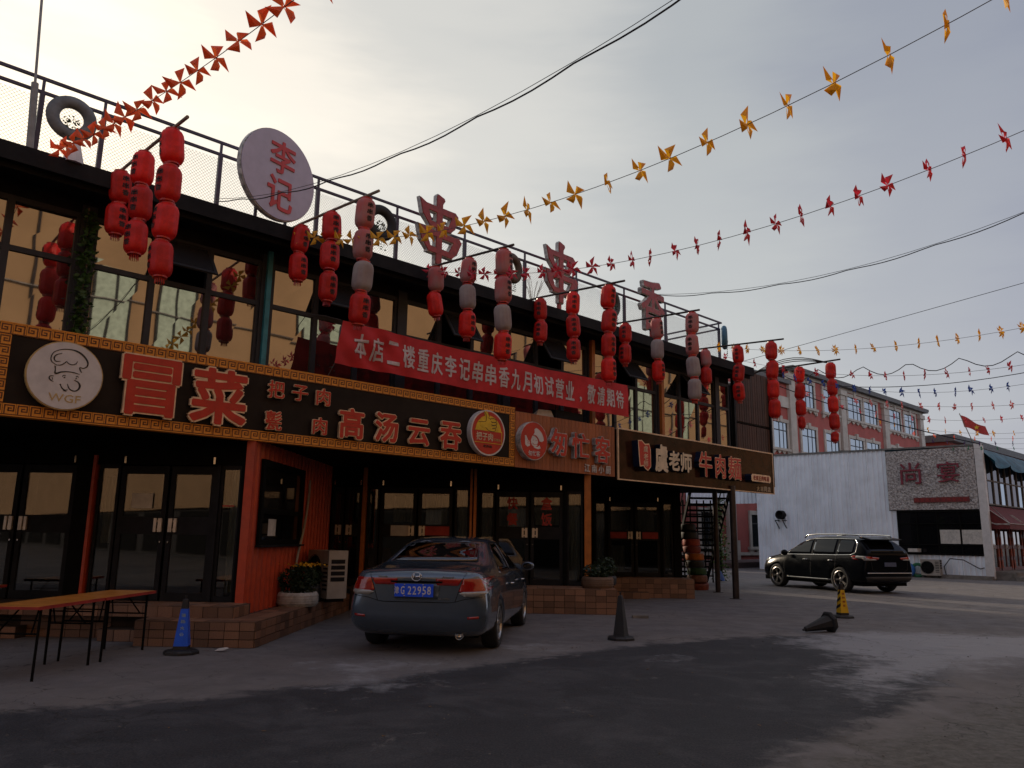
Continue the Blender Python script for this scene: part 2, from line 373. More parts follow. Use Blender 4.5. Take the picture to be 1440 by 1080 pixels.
# ================================================================ SETTING: ground
def toW(frame, p): return Matrix.Rotation(FR[frame], 3, 'Z') @ Vector(p)
GF = Matrix.Rotation(FR['G'] - FR['F'], 4, 'Z')
def seg_d(p, a, b):
    ax, ay = a; bx, by = b; px, py = p; dx, dy = bx - ax, by - ay
    t = max(0, min(1, ((px - ax) * dx + (py - ay) * dy) / (dx * dx + dy * dy))); return math.hypot(px - ax - t * dx, py - ay - t * dy)
def poly_sd(p, poly):
    d = min(seg_d(p, poly[i], poly[(i + 1) % len(poly)]) for i in range(len(poly))); c = False; x, y = p
    for i in range(len(poly)):
        x1, y1 = poly[i]; x2, y2 = poly[(i + 1) % len(poly)]
        if (y1 > y) != (y2 > y) and x < (x2 - x1) * (y - y1) / (y2 - y1) + x1: c = not c
    return d if c else -d
def ground_mat(name, sheet):
    m = bpy.data.materials.new(name); m.use_nodes = True; t = m.node_tree; b = t.nodes['Principled BSDF']; L = t.links.new
    geo = t.nodes.new('ShaderNodeNewGeometry'); b.inputs['Specular IOR Level'].default_value = .22
    def noise(s, d=6, r=.6, dist=0):
        n = t.nodes.new('ShaderNodeTexNoise'); n.inputs['Scale'].default_value = s; n.inputs['Detail'].default_value = d; n.inputs['Roughness'].default_value = r; n.inputs['Distortion'].default_value = dist
        L(geo.outputs['Position'], n.inputs[0]); return n.outputs['Fac']
    def rng(v, a, bb, c=0, d=1):
        n = t.nodes.new('ShaderNodeMapRange'); n.inputs[1].default_value = a; n.inputs[2].default_value = bb; n.inputs[3].default_value = c; n.inputs[4].default_value = d; L(v, n.inputs[0]); return n.outputs[0]
    def mix(f, A, B):
        n = t.nodes.new('ShaderNodeMix'); n.data_type = 'RGBA'
        for nm, v in (('A', A), ('B', B)):
            if isinstance(v, tuple): n.inputs[nm].default_value = v + (1,)
            else: L(v, n.inputs[nm])
        L(f, n.inputs['Factor']); return n.outputs['Result']
    def math_(op, a, bb):
        n = t.nodes.new('ShaderNodeMath'); n.operation = op
        for i, v in enumerate((a, bb)):
            if isinstance(v, (int, float)): n.inputs[i].default_value = v
            else: L(v, n.inputs[i])
        return n.outputs[0]
    fine = noise(60, 3); mid = noise(2.2, 8, .65, .4); big = noise(.35, 5)
    base = mix(rng(mid, .35, .7), (.17, .16, .165), (.105, .10, .104)) if sheet else mix(rng(mid, .35, .7), (.09, .085, .085), (.05, .05, .05))
    base = mix(rng(big, .4, .65, 0, .6), base, (.20, .18, .165))
    rough = rng(mid, .3, .7, .62, .88)
    if sheet:
        def att(k):
            n = t.nodes.new('ShaderNodeAttribute'); n.attribute_name = k; return n.outputs['Fac']
        rag = math_('ADD', math_('MULTIPLY', math_('SUBTRACT', mid, .5), 1.1), math_('MULTIPLY', math_('SUBTRACT', noise(9, 5), .5), .30))
        dk = mix(rng(mid, .3, .7), (.022, .023, .029), (.040, .041, .049)); dk = mix(rng(noise(.9, 9, .7, .6), .48, .62, 0, .7), dk, (.070, .070, .078))
        fd = rng(math_('ADD', att('dark'), rag), -.02, .24)
        base = mix(fd, base, dk)
        # dusty pale sheets of dried cement wash
        fs = rng(math_('ADD', att('pale'), math_('MULTIPLY', rag, 2.2)), 0, .7, 0, .78)
        base = mix(fs, base, (.36, .365, .39))
        fb = rng(math_('ADD', att('brown'), math_('MULTIPLY', rag, 1.3)), -.05, .4)
        base = mix(fb, base, mix(rng(noise(12, 9, .75), .38, .64), (.085, .080, .072), (.17, .162, .15)))
        # scattered pale scuffs
        sc_ = rng(noise(1.6, 9, .7, .8), .62, .69, 0, .55); base = mix(sc_, base, (.22, .205, .20))
        sc2 = rng(noise(7, 9, .75, .3), .64, .70, 0, .6); base = mix(sc2, base, (.16, .15, .145))
        oil = rng(noise(2.9, 3, .5), .30, .24, 0, .5); base = mix(oil, base, (.02, .02, .022))
        for sc__, wd_ in ((.33, .006), (1.1, .010)):
            wv = t.nodes.new('ShaderNodeVectorMath'); wv.operation = 'ADD'; nv = t.nodes.new('ShaderNodeTexNoise'); nv.inputs['Scale'].default_value = 1.7; nv.inputs['Detail'].default_value = 6; L(geo.outputs['Position'], nv.inputs[0])
            L(geo.outputs['Position'], wv.inputs[0]); L(nv.outputs['Color'], wv.inputs[1])
            ve = t.nodes.new('ShaderNodeTexVoronoi'); ve.feature = 'DISTANCE_TO_EDGE'; ve.inputs['Scale'].default_value = sc__; L(wv.outputs[0], ve.inputs[0])
            base = mix(math_('MULTIPLY', rng(ve.outputs['Distance'], wd_, 0, 0, .8), rng(big, .42, .6)), base, (.015, .015, .016))
    base = mix(rng(fine, .45, .75, 0, .35), base, (.17, .16, .15))
    L(base, b.inputs['Base Color']); L(rough, b.inputs['Roughness'])
    vo = t.nodes.new('ShaderNodeTexVoronoi'); vo.inputs['Scale'].default_value = 75; L(geo.outputs['Position'], vo.inputs[0])
    bp = t.nodes.new('ShaderNodeBump'); bp.inputs['Strength'].default_value = .55; bp.inputs['Distance'].default_value = .006
    L(math_('ADD', vo.outputs['Distance'], math_('MULTIPLY', noise(14, 6), 2.0)), bp.inputs['Height']); L(bp.outputs[0], b.inputs['Normal'])
    return m
g = MB(); g.add([(-600, -600, -.004), (600, -600, -.004), (600, 600, -.004), (-600, 600, -.004)], [(0, 1, 2, 3)])
single('ground', g, ground_mat('old asphalt', False), None, None, frame='W', kind='structure')
DARK = [(-30, 6.3), (-4.2, 6.9), (-3.2, 7.4), (-2, 8.2), (-.9, 9.1), (-.1, 9.9), (1.9, 11.75), (4.15, 13.03), (5.3, 13.4), (6.2, 12.5), (6.3, 11.2), (5.2, 9.4), (3.9, 7.7), (2.5, 6.3), (1.4, 5.1), (.4, 3.5), (-2, -6), (-30, -6)]
PALE = [(4.0, 12.1), (4.4, 13.0), (5.5, 13.9), (7, 14.0), (8.6, 13.6), (14, 15), (14, 12.4), (6.7, 10.4), (4.6, 8.8), (3.3, 7.7), (3.2, 8.6), (4.2, 10.6)]
BROWN = [(1.3, 4.9), (2.6, 6.4), (4.1, 7.5), (7.1, 9.8), (14, 12.0), (30, 10), (20, -8), (0, -8), (.2, 3)]
STA = [(-1.6, 9.5, .85, .5), (-1.4, 8.4, .5, .5), (.45, 11.2, .75, .4), (2.2, 10.4, .3, .15)]
rd = MB(); nx, ny = 150, 150; X0, X1, Y0, Y1 = -16, 34, 1.5, 46
rd.grid(lambda a, b: (X0 + (X1 - X0) * a, Y0 + (Y1 - Y0) * b * b * .6 + (Y1 - Y0) * b * .4, 0.0), nx, ny)
rm = rd.mesh('road', ground_mat('patched asphalt', True))
for nm in ('dark', 'pale', 'brown'):
    at = rm.attributes.new(nm, 'FLOAT', 'POINT')
    for i, v in enumerate(rm.vertices):
        p = (v.co.x, v.co.y)
        if nm == 'dark': q = poly_sd(p, DARK)
        elif nm == 'pale': q = max([poly_sd(p, PALE)] + [min(rx, ry) * (1 - math.hypot((p[0] - x) / rx, (p[1] - y) / ry)) for x, y, rx, ry in STA])
        else: q = poly_sd(p, BROWN)
        at.data[i].value = max(-3, min(3, q))
single('road', rm, None, None, None, frame='W', kind='structure')
# kerb at the lower right corner
kb = MB(); kb.tube([(3.05, 2.2, .05), (3.75, 3.35, .05), (6.0, 5.0, .05), (9, 6.9, .05)], .09, 4)
single('kerb', kb, M['concrete'], None, None, frame='W', kind='structure')

# ================================================================ MAIN BUILDING
bld = T('restaurant_building', 'long two-storey container building with tinted upper windows and dark shop fronts', 'building', (11, 12, 0), 'F')
def gpart(t, name, mb, mats, par=None, **k):
    me = mb.mesh(name, mats); me.transform(Matrix.Translation(-t.org) @ (GF if t.fr == 'F' else Matrix.Identity(4)))
    return t.put(name, me, (0, 0, 0), par=par, rel=True, **k)
UR = 20.1
b = MB(); b.box(-5, UR, 11.26, 20, 2.86, 3.2); bld.part('floor_slab', b, M['black'])
b = MB(); b.box(-5, UR, 11.98, 12.1, 3.2, 4.05); b.box(-5, UR, 11.96, 12.1, 5.93, 6.16); b.box(-5, UR, 19.8, 20, 0, 6.16); b.box(UR - .14, UR, 12.1, 19.8, 3.2, 6.16); b.box(-5, UR, 11.28, 11.98, 3.2, 3.24); bld.part('wall', b, M['fascia'])
b = MB(); b.box(-5, UR + .1, 11.2, 20.1, 6.16, 6.34); b.box(-5, UR + .1, 11.17, 11.2, 6.12, 6.36); b.box(-5, UR + .1, 11.3, 11.36, 6.06, 6.16); bld.part('roof', b, M['fascia'])
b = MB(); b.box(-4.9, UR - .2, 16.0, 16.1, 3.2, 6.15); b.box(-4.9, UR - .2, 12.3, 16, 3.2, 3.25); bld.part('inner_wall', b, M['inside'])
b = MB(); b.box(2.9, 4.1, 11.36, 11.40, 6.08, 6.11); bld.part('strip_lamp_tube', b, M['white'])
posts = [-2.64, .10, 2.85, 5.60, 8.34, 11.08, 13.80, 16.55, 19.3]
for i, u in enumerate(posts):
    b = MB(); b.box(u - .10, u + .10, 11.84, 12.06, 3.24, 6.05)
    if i == 3: b.cur = 1; b.box(u - .035, u + .045, 11.78, 11.84, 3.24, 6.1)
    if i in (6, 7): b.cur = 1; b.box(u - .05, u + .06, 11.76, 11.84, 3.24, 6.1)
    bld.part('post', b, [M['frame'], M['teal'] if i == 3 else M['orange']])
ends = posts + [UR]
def pane_mesh(b, x0, x1, z0, z1, y): b.box(x0, x1, y, y + .012, z0, z1)
for i in range(len(posts)):
    a0 = ends[i] + .10; a1 = ends[i + 1] - (.10 if i < len(posts) - 1 else .14)
    n = 3 if a1 - a0 > 1.5 else 1; wdt = (a1 - a0) / n
    fr_ = MB()
    for k in range(n + 1):
        x = a0 + k * wdt; fr_.box(max(a0, x - .045), min(a1, x + .045), 11.88, 11.97, 4.05, 5.93)
    for k in range(n):
        for z in (4.05, 5.16, 5.855): fr_.box(a0 + k * wdt + .045, a0 + (k + 1) * wdt - .045, 11.885, 11.965, z, z + .075)
    win = bld.part('window', fr_, M['frame'])
    for k in range(n):
        x0, x1 = a0 + k * wdt + .045, a0 + (k + 1) * wdt - .045
        p = MB(); pane_mesh(p, x0, x1, 4.125, 5.16, 11.92); p.v = [(a_, y_ + random.uniform(-.004, .004), z_) for a_, y_, z_ in p.v]; bld.part('pane', p, M['upglass'], par=win)
        if n == 3 and k == 1 and i >= 2:      # open top-hung sash
            s = MB(); ww = x1 - x0; hh = .66
            for q in ((0, .05, 0, hh), (ww - .05, ww, 0, hh), (.05, ww - .05, 0, .05), (.05, ww - .05, hh - .05, hh)): s.box(q[0] - ww / 2, q[1] - ww / 2, -.03, .0, -q[3], -q[2])
            s.cur = 1; s.box(-ww / 2 + .05, ww / 2 - .05, -.02, -.012, -hh + .05, -.05)
            o = bld.put('open_sash', s.mesh('open_sash', [M['frame'], M['sashglass']]), ((x0 + x1) / 2 - bld.org.x, 11.87 - bld.org.y, 5.86), rot=(rad(-38 + random.uniform(-5, 5)), 0, 0), par=win, rel=True)
        else:
            p = MB(); pane_mesh(p, x0, x1, 5.235, 5.855, 11.92); p.v = [(a_, y_ + random.uniform(-.004, .004), z_) for a_, y_, z_ in p.v]; bld.part('pane', p, M['upglass'], par=win)
# curtains drawn behind a few upper panes are seen only through the open sashes
# ---- ground floor, zig-zag shop fronts (G frame: along / away)
def dark_panel(a0, a1, b0, b1, z0, z1, name='wall', m='black', par=None):
    x = MB(); x.box(a0, a1, b0, b1, z0, z1); return gpart(bld, name, x, M[m], par=par)
Z0, Z1 = .485, 2.47
SHOPS = [  # b plane, wall from, wall to
 (11.7, -9.6, -4.25), (16.2, -4.12, -1.12), (17.1, -1.12, 1.3), (21.6, 1.3, 4.06)]
for bb, a0, a1 in SHOPS:
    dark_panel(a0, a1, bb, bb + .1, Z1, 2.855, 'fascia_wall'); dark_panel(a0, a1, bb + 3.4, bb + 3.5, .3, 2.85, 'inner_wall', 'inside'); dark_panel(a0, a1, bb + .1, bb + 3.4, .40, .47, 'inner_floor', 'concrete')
dark_panel(-1.14, -1.12, 16.3, 20.5, .4, 2.85); dark_panel(1.28, 1.3, 17.2, 21.6, .4, 2.85); dark_panel(1.3, 4.06, 25.05, 25.15, 0, 2.85); dark_panel(3.99, 4.06, 21.7, 25.05, 0.3, 2.85); dark_panel(-9.7, -9.6, 11.7, 15.2, 0, 2.85)
def fixed(bb, a0, a1, name='side_window'):
    x = MB()
    for q in ((a0, a0 + .04, Z0, Z1), (a1 - .04, a1, Z0, Z1), (a0 + .04, a1 - .04, Z0, Z0 + .08), (a0 + .04, a1 - .04, Z1 - .06, Z1)): x.box(q[0], q[1], bb + .01, bb + .07, q[2], q[3])
    f = gpart(bld, name, x, M['steel']); p = MB(); p.box(a0 + .04, a1 - .04, bb + .035, bb + .045, Z0 + .08, Z1 - .06); gpart(bld, 'pane', p, M['doorglass'], par=f); return f
def post(bb, a0, a1, m='black', z1=Z1, y=.0): return dark_panel(a0, a1, bb - .03 - y, bb + .1, Z0 - .02, z1, 'post', m)
def door(bb, a0, a1, left, extra=None):
    x = MB(); zm0, zm1 = 1.44, 1.70
    for q in ((a0 + .01, a0 + .08, Z0, Z1 - .02), (a1 - .08, a1 - .01, Z0, Z1 - .02), (a0 + .08, a1 - .08, Z0, Z0 + .12), (a0 + .08, a1 - .08, zm0, zm1), (a0 + .08, a1 - .08, Z1 - .14, Z1 - .02)): x.box(q[0], q[1], bb, bb + .05, q[2], q[3])
    d = gpart(bld, 'door', x, M['steel'])
    for z0, z1 in ((Z0 + .12, zm0), (zm1, Z1 - .14)):
        p = MB(); p.box(a0 + .08, a1 - .08, bb + .02, bb + .03, z0, z1); gpart(bld, 'pane', p, M['doorglass'], par=d)
    e = a1 - .02 if left else a0 + .02; s = -1 if left else 1
    h = MB()
    for o_, w_ in ((0.02, .055), (.10, .04)):
        x0, x1 = sorted((e + s * o_, e + s * (o_ + w_))); h.box(x0, x1, bb - .035, bb - .005, 1.475, 1.675)
    x0, x1 = sorted((e + s * .02, e + s * .14)); h.box(x0, x1, bb - .005, bb, 1.50, 1.53); h.box(x0, x1, bb - .005, bb, 1.62, 1.65)
    gpart(bld, 'handle', h, M['handle'], par=d)
    h = MB(); h.lathe([(.0, -.02), (.012, -.02), (.012, 0)], 8, 'y', (e + s * .03, bb, 1.33)); gpart(bld, 'lock', h, M['chrome'], par=d)
    hg = a0 + .05 if left else a1 - .05
    h = MB(); h.box(hg - .015, hg + .015, bb - .02, bb, Z1 + .02, Z1 + .12); gpart(bld, 'hinge', h, M['chrome'], par=d)
    return d
def overlay(name, a0, a1, bb, z0, z1, m, par=None):
    x = MB(); x.box(a0, a1, bb, bb + .003, z0, z1); return gpart(bld, name, x, M[m], par=par)
# shop 1
bb = 11.7
fixed(bb, -9.5, -8.6); door(bb, -8.55, -7.70, True); door(bb, -7.68, -6.85, False); post(bb, -6.85, -6.62); post(bb, -6.60, -6.555, 'redwall', 2.6, .02)
fixed(bb, -6.52, -6.2); d1 = door(bb, -6.18, -5.44, True); door(bb, -5.42, -4.72, False); post(bb, -4.72, -4.66, 'steel'); fixed(bb, -4.66, -4.34); post(bb, -4.34, -4.25)
overlay('paper_notice', -5.98, -5.66, bb - .004, 1.82, 2.04, 'paper', d1)
overlay('red_arrow_sticker', -4.60, -4.42, bb - .004, 1.86, 1.88, 'redpaper')
# shop 2
bb = 16.2
door(bb, -4.10, -3.84, True); door(bb, -3.82, -3.46, False); post(bb, -3.46, -3.38, 'orange', 2.85, .03); fixed(bb, -3.36, -3.12); d2 = door(bb, -3.10, -2.34, True); d3 = door(bb, -2.32, -1.60, False); fixed(bb, -1.56, -1.26)
post(bb, -1.245, -1.20, 'orange', 2.85, .04); post(bb, -1.17, -1.12, 'orange', 2.85, .04)
overlay('paper_notice', -2.86, -2.50, bb - .004, 1.47, 1.68, 'paper', d2); overlay('red_strip', -2.16, -1.66, bb - .004, 1.49, 1.67, 'redpaper', d3)
# shop 3
bb = 17.1
fixed(bb, -1.10, -.78); d4 = door(bb, -.76, -.03, True); d5 = door(bb, -.01, .70, False); post(bb, .70, .78); fixed(bb, .78, 1.12); post(bb, 1.15, 1.29, 'orange', 2.85, .05)
for ch, a, z, d in (('快', -.40, 2.20, d4), ('餐', -.40, 1.86, d4), ('盒', .34, 2.20, d5), ('饭', .34, 1.86, d5)):
    me = textmesh(ch, .002, .03, M['redpaper'], None, .24, .27).copy(); me.transform(Matrix.Translation(-bld.org) @ GF @ Matrix.Translation((a, bb + .015, z)))
    bld.put('lettering', me, (0, 0, 0), par=d, rel=True)
# shop 4
bb = 21.6
post(bb, 1.3, 1.72); fixed(bb, 1.74, 2.04); post(bb, 2.04, 2.10); d6 = door(bb, 2.10, 2.79, True); d7 = door(bb, 2.81, 3.50, False); post(bb, 3.50, 3.57); fixed(bb, 3.57, 3.84); post(bb, 3.86, 4.06)
overlay('red_strip', 2.16, 2.60, bb - .004, 1.49, 1.66, 'redpaper', d6); overlay('red_strip', 3.02, 3.44, bb - .004, 1.49, 1.66, 'redpaper', d7)
# pale curtains hanging inside the door glass
for a0, a1, bb, z0, z1 in ((-4.56, -4.38, 11.9, .6, 2.4), (-6.5, -6.36, 11.9, 1.3, 2.3), (-1.06, -.84, 17.3, .6, 2.35), (.82, 1.06, 17.3, .6, 2.4), (-.7, -.15, 17.5, 1.7, 2.4), (.1, .62, 17.6, 1.75, 2.4), (2.2, 2.7, 22.0, 1.65, 2.3), (2.95, 3.4, 22.0, 1.65, 2.3), (-1.5, -1.3, 16.4, .7, 2.4), (-2.2, -1.75, 16.6, 1.72, 2.32), (-2.9, -2.5, 16.7, 1.75, 2.3), (2.2, 2.6, 22.2, .55, 1.3), (1.78, 1.98, 21.8, .7, 2.3), (3.62, 3.8, 21.8, .7, 2.3)):
    x = MB(); x.grid(lambda u, v: (a0 + (a1 - a0) * u, bb + .015 * math.sin(u * (a1 - a0) * 90), z0 + (z1 - z0) * v), 14, 1); gpart(bld, 'curtain', x, M['curtain'])
# red container side wall (faces right), with its serving window
x = MB(); corrugated(x, 11.62, 16.2, .32, 2.86, 0, .22, .035)
me = x.mesh('red_wall', M['redwall']); me.transform(Matrix.Translation(-bld.org) @ GF @ Matrix.Translation((-4.15, 0, 0)) @ Matrix.Rotation(math.pi / 2, 4, 'Z')); rw = bld.put('red_wall', me, (0, 0, 0), rel=True)
x = MB(); x.box(-4.25, -4.13, 11.56, 11.68, .32, 2.86); gpart(bld, 'red_wall', x, M['redwall'])
x = MB(); a = -4.13
for y0, y1, z0, z1 in ((11.9, 12.0, 1.30, 2.60), (14.0, 14.12, 1.30, 2.60), (12.0, 14.0, 1.30, 1.38), (12.0, 14.0, 1.78, 1.86), (12.0, 14.0, 2.50, 2.60)): x.box(a, a + .05, y0, y1, z0, z1)
sw = gpart(bld, 'serving_window', x, M['black'])
x = MB(); x.box(a + .005, a + .02, 12.0, 14.0, 1.86, 2.5); gpart(bld, 'pane', x, M['upglass'], par=sw)
x = MB(); x.box(a + .005, a + .02, 12.0, 14.0, 1.38, 1.78); gpart(bld, 'pane', x, M['carglassdark'], par=sw)
x = MB(); x.box(a + .021, a + .024, 12.35, 12.72, 1.44, 1.70); gpart(bld, 'paper_notice', x, M['paper'], par=sw)
x = MB(); x.box(a, a + .10, 11.88, 14.14, 1.27, 1.30); gpart(bld, 'sill', x, M['steel'], par=sw)
# grey drain hose climbing the red wall
x = MB(); x.tube([(-4.05, 13.75, .9), (-4.06, 13.9, 1.15), (-4.07, 14.15, 1.5), (-4.08, 14.35, 1.9), (-4.09, 14.45, 2.2), (-4.08, 14.42, 2.45)], .022, 8); gpart(bld, 'drain_hose', x, M['acwhite'])

# slatted stair enclosure at the far end
en = T('stair_enclosure', 'dark brown slatted timber enclosure at the far end of the upper floor', 'screen', (20.3, 11.9, 3.2), 'F')
x = MB(); x.box(20.2, 20.3, 11.85, 11.95, 3.1, 6.55); x.box(22.3, 22.38, 11.85, 11.95, 3.1, 6.45); x.box(20.3, 22.3, 11.93, 11.98, 6.4, 6.48); x.box(20.3, 22.3, 11.93, 11.98, 4.9, 4.97); x.box(20.3, 22.3, 11.93, 11.98, 3.2, 3.27); x.box(22.3, 22.38, 11.95, 15, 6.36, 6.45); x.box(22.3, 22.38, 14.9, 15, 3.1, 6.4); en.part('frame', x, M['steel'])
sl = MB(); sl.box(-.062, .062, 0, .018, 0, 1.62); slm = sl.mesh('slat', M['slat'])
for row, z in enumerate((4.93, 3.28)):
    for k in range(15):
        en.put('slat', slm, (20.37 + k * .134, 11.905, z), rot=(0, rad(random.uniform(-.4, .4)), 0), scale=(random.uniform(.88, .98), 1, .97))
sl2 = MB(); sl2.box(0, .018, -.07, .07, 0, 1.62); slm2 = sl2.mesh('slat', M['slat'])
for z in (4.9, 3.28):
    for k in range(20): en.put('slat', slm2, (22.385, 12.02 + k * .15, z))
x = MB(); x.box(20.3, 22.3, 11.99, 15, 3.1, 3.18); x.box(20.3, 22.3, 13.2, 13.24, 3.2, 6.4); en.part('landing', x, M['steel'])
# black steel stair beneath it
SA, SB = .85, 1.6
stt = T('steel_staircase', 'black open steel staircase beside the brown end sign', 'staircase', (5.5, 26, 0), 'G')
for a in (4.12 + SA, 5.35 + SA):
    x = MB(); x.add([(a, 27.2 + SB, 0), (a + .05, 27.2 + SB, 0), (a + .05, 26.9 + SB, 0), (a, 26.9 + SB, 0), (a, 23.4 + SB, 3.0), (a + .05, 23.4 + SB, 3.0), (a + .05, 23.1 + SB, 3.0), (a, 23.1 + SB, 3.0)], [(0, 1, 5, 4), (2, 3, 7, 6), (0, 4, 7, 3), (1, 2, 6, 5), (4, 5, 6, 7), (3, 2, 1, 0)]); stt.part('stringer', x, M['black'])
    x = MB(); x.tube([(a + .02, 27.1 + SB, .95), (a + .02, 23.2 + SB, 3.95)], .022, 6)
    for k in range(7): x.tube([(a + .02, 27.1 + SB - k * .62, .0 + k * .48), (a + .02, 27.1 + SB - k * .62, .95 + k * .48)], .014, 5)
    stt.part('handrail', x, M['black'])
tr_ = MB(); tr_.box(-.59, .59, 0, .27, 0, .055); trm = tr_.mesh('tread', M['black'])
for k in range(16): stt.put('tread', trm, (4.76 + SA, 26.9 + SB - k * .235, .17 + k * .185))
for k in range(9):
    x = MB(); x.box(3.9 + SA, 5.7 + SA, 27.25 + SB, 27.27 + SB, .2 + k * .31, .25 + k * .31); stt.part('grille_bar', x, M['black'])
for k in range(8):
    x = MB(); x.box(3.9 + SA + k * .25, 3.95 + SA + k * .25, 27.28 + SB, 27.30 + SB, 0, 2.9); stt.part('grille_bar', x, M['black'])
for a, bq, r, lab in ((5.44, 23.5, .075, 'thin brown steel column nearer the staircase under the end sign'), (5.32, 21.0, .085, 'thicker brown steel column holding the outer end of the brown sign')):
    x = MB(); x.lathe([(r * .98, 0), (r * 1.0, .3), (r, 2.9)], 16, 'z', (a, bq, 0)); x.lathe([(0, .012), (r * 2, .012), (r * 2, 0)], 16, 'z', (a, bq, 0))
    single('steel_column', x, M['darkpole'], lab, 'column', (a, bq, 0), 'G', smooth=True, group='columns under the end sign')

# ================================================================ TILED TERRACES
tm = MB(); tm.box(-.5, .5, -.5, .5, -.5, .5); tilem = tm.mesh('tile', M['tile'])
def tiled(label, pos, boxes, faces, tops):
    t = T('tiled_terrace', label, 'terrace steps', pos, 'G')
    x = MB()
    for q in boxes: x.box(*q)
    t.part('step_body', x, M['mortar'])
    for axis, c, s0, s1, z0, z1 in faces:      # axis 'a': face runs along a at b=c ; axis 'b': face runs along b at a=c, looking +a
        n = max(1, round((s1 - s0) / .205)); wd = (s1 - s0) / n; rows = max(1, round((z1 - z0) / .107)); h = (z1 - z0) / rows
        for r_ in range(rows):
            for k in range(n):
                s = s0 + (k + .5) * wd; z = z0 + (r_ + .5) * h; pr = random.uniform(.0, .003)
                if axis == 'a': t.put('tile', tilem, (s, c - .004 - pr, z), scale=(wd - random.uniform(.007, .014), .012, h - random.uniform(.007, .013)), rot=(0, rad(random.gauss(0, .35)), 0))
                else: t.put('tile', tilem, (c + .004 + pr, s, z), scale=(.012, wd - random.uniform(.007, .014), h - random.uniform(.007, .013)), rot=(rad(random.gauss(0, .35)), 0, 0))
    for a0, a1, b0, b1, z, px in tops:
        na = max(1, round((a1 - a0) / px)); nb = max(1, round((b1 - b0) / px))
        for i in range(na):
            for j in range(nb):
                t.put('tile', tilem, (a0 + (i + .5) * (a1 - a0) / na, b0 + (j + .5) * (b1 - b0) / nb, z + .003 + random.uniform(0, .002)), scale=((a1 - a0) / na - .01, (b1 - b0) / nb - .01, .012))
    return t
tiled('two-step brown tiled terrace under the red wall and first shop doors', (-4.5, 11, 0),
      [(-5.2, -3.6, 10.6, 16.04, 0, .32), (-9.6, -5.21, 11.35, 12.0, 0, .32), (-5.9, -5.21, 11.0, 11.34, 0, .16), (-9.6, -4.06, 11.02, 11.68, .321, .475), (-7.9, -7.1, 11.1, 11.34, 0, .16)],
      [('a', 10.6, -5.2, -3.6, 0, .32), ('b', -3.6, 10.6, 16.0, 0, .32), ('a', 11.35, -7.2, -5.9, .0, .32), ('a', 11.0, -5.9, -5.21, 0, .16), ('a', 11.02, -7.6, -4.06, .325, .475), ('a', 11.1, -7.9, -7.1, 0, .16), ('b', -4.06, 11.02, 11.6, .325, .475)],
      [(-5.2, -3.6, 10.6, 11.0, .32, .22), (-4.04, -3.6, 11.0, 16.0, .32, .26), (-6.4, -4.1, 11.02, 11.66, .475, .30)])
tiled('brown tiled terrace in front of the fast food and boxed meal doors', (1.5, 16.3, 0),
      [(-3.59, 1.72, 16.06, 17.08, 0, .475), (1.31, 1.72, 17.08, 20.7, 0, .475)],
      [('a', 16.06, -2.0, 1.72, 0, .475), ('b', 1.72, 16.06, 20.7, 0, .475)],
      [(-1.1, 1.72, 16.06, 17.05, .475, .3)])
tiled('brown tiled terrace before the last shop, nearest the staircase', (3.9, 20.9, 0),
      [(1.73, 4.2, 20.75, 21.58, 0, .475), (1.73, 3.0, 20.4, 20.74, 0, .16)],
      [('a', 20.75, 1.73, 4.2, 0, .475), ('b', 4.2, 20.75, 21.58, 0, .475), ('a', 20.4, 1.73, 3.0, 0, .16)],
      [(1.75, 4.2, 20.75, 21.55, .475, .3)])

# ================================================================ SIGNS
VS = 11.10
def fret(u, z, s, par, t, flip=1):
    t.put('fret_tile', fretm if flip > 0 else fretm2, (u, VS, z), scale=(s, 1, s), par=par)
def fretmesh(fl):
    x = MB(); x.box(-.48, .48, -.008, 0, -.48, .48); x.cur = 1
    w_ = .10
    P = [(-.34, -.36), (-.34, .34), (.34, .34), (.34, -.12), (-.06, -.12), (-.06, .10), (.14, .10)]
    for (xa, za), (xb, zb) in zip(P, P[1:]):
        x0, x1 = sorted((xa * fl, xb * fl)); z0, z1 = sorted((za, zb)); x.box(x0 - w_ / 2, x1 + w_ / 2, -.011, -.008, z0 - w_ / 2, z1 + w_ / 2)
    x.box(-.48, .48, -.0105, -.008, -.47, -.40)
    return x.mesh('fret_tile', [M['gold'], M['fretdark']])
fretm, fretm2 = fretmesh(1), fretmesh(-1)
s1 = T('shop_sign', 'long dark sign with gold fret border, chef disc and big red characters', 'shop sign', (6.2, VS, 2.85), 'F')
U0, U1, S0, S1 = 1.84, 10.62, 2.85, 3.99
x = MB(); x.box(U0, U1, VS, VS + .14, S0, S1); s1.part('board', x, M['board'])
x = MB()
for q in ((U0, U1, S1, S1 + .012), (U0, U1, S0 - .012, S0)): x.box(q[0], q[1], VS - .012, VS + .14, q[2], q[3])
s1.part('edge_trim', x, M['gold'])
fs = .142; nf = int((U1 - U0) / fs); fp = (U1 - U0) / nf
for k in range(nf):
    for z, fl in ((S1 - fs / 2, -1), (S0 + fs / 2, 1)): fret(U0 + (k + .5) * fp, z, fp, None, s1, fl if k < nf * .3 or z < 3.4 else -fl)
nv_ = int((S1 - S0 - 2 * fs) / fs)
for k in range(nv_):
    z = S0 + fs + (k + .5) * (S1 - S0 - 2 * fs) / nv_
    for u in (U0 + fs / 2, U1 - fs / 2): fret(u, z, fs, None, s1)
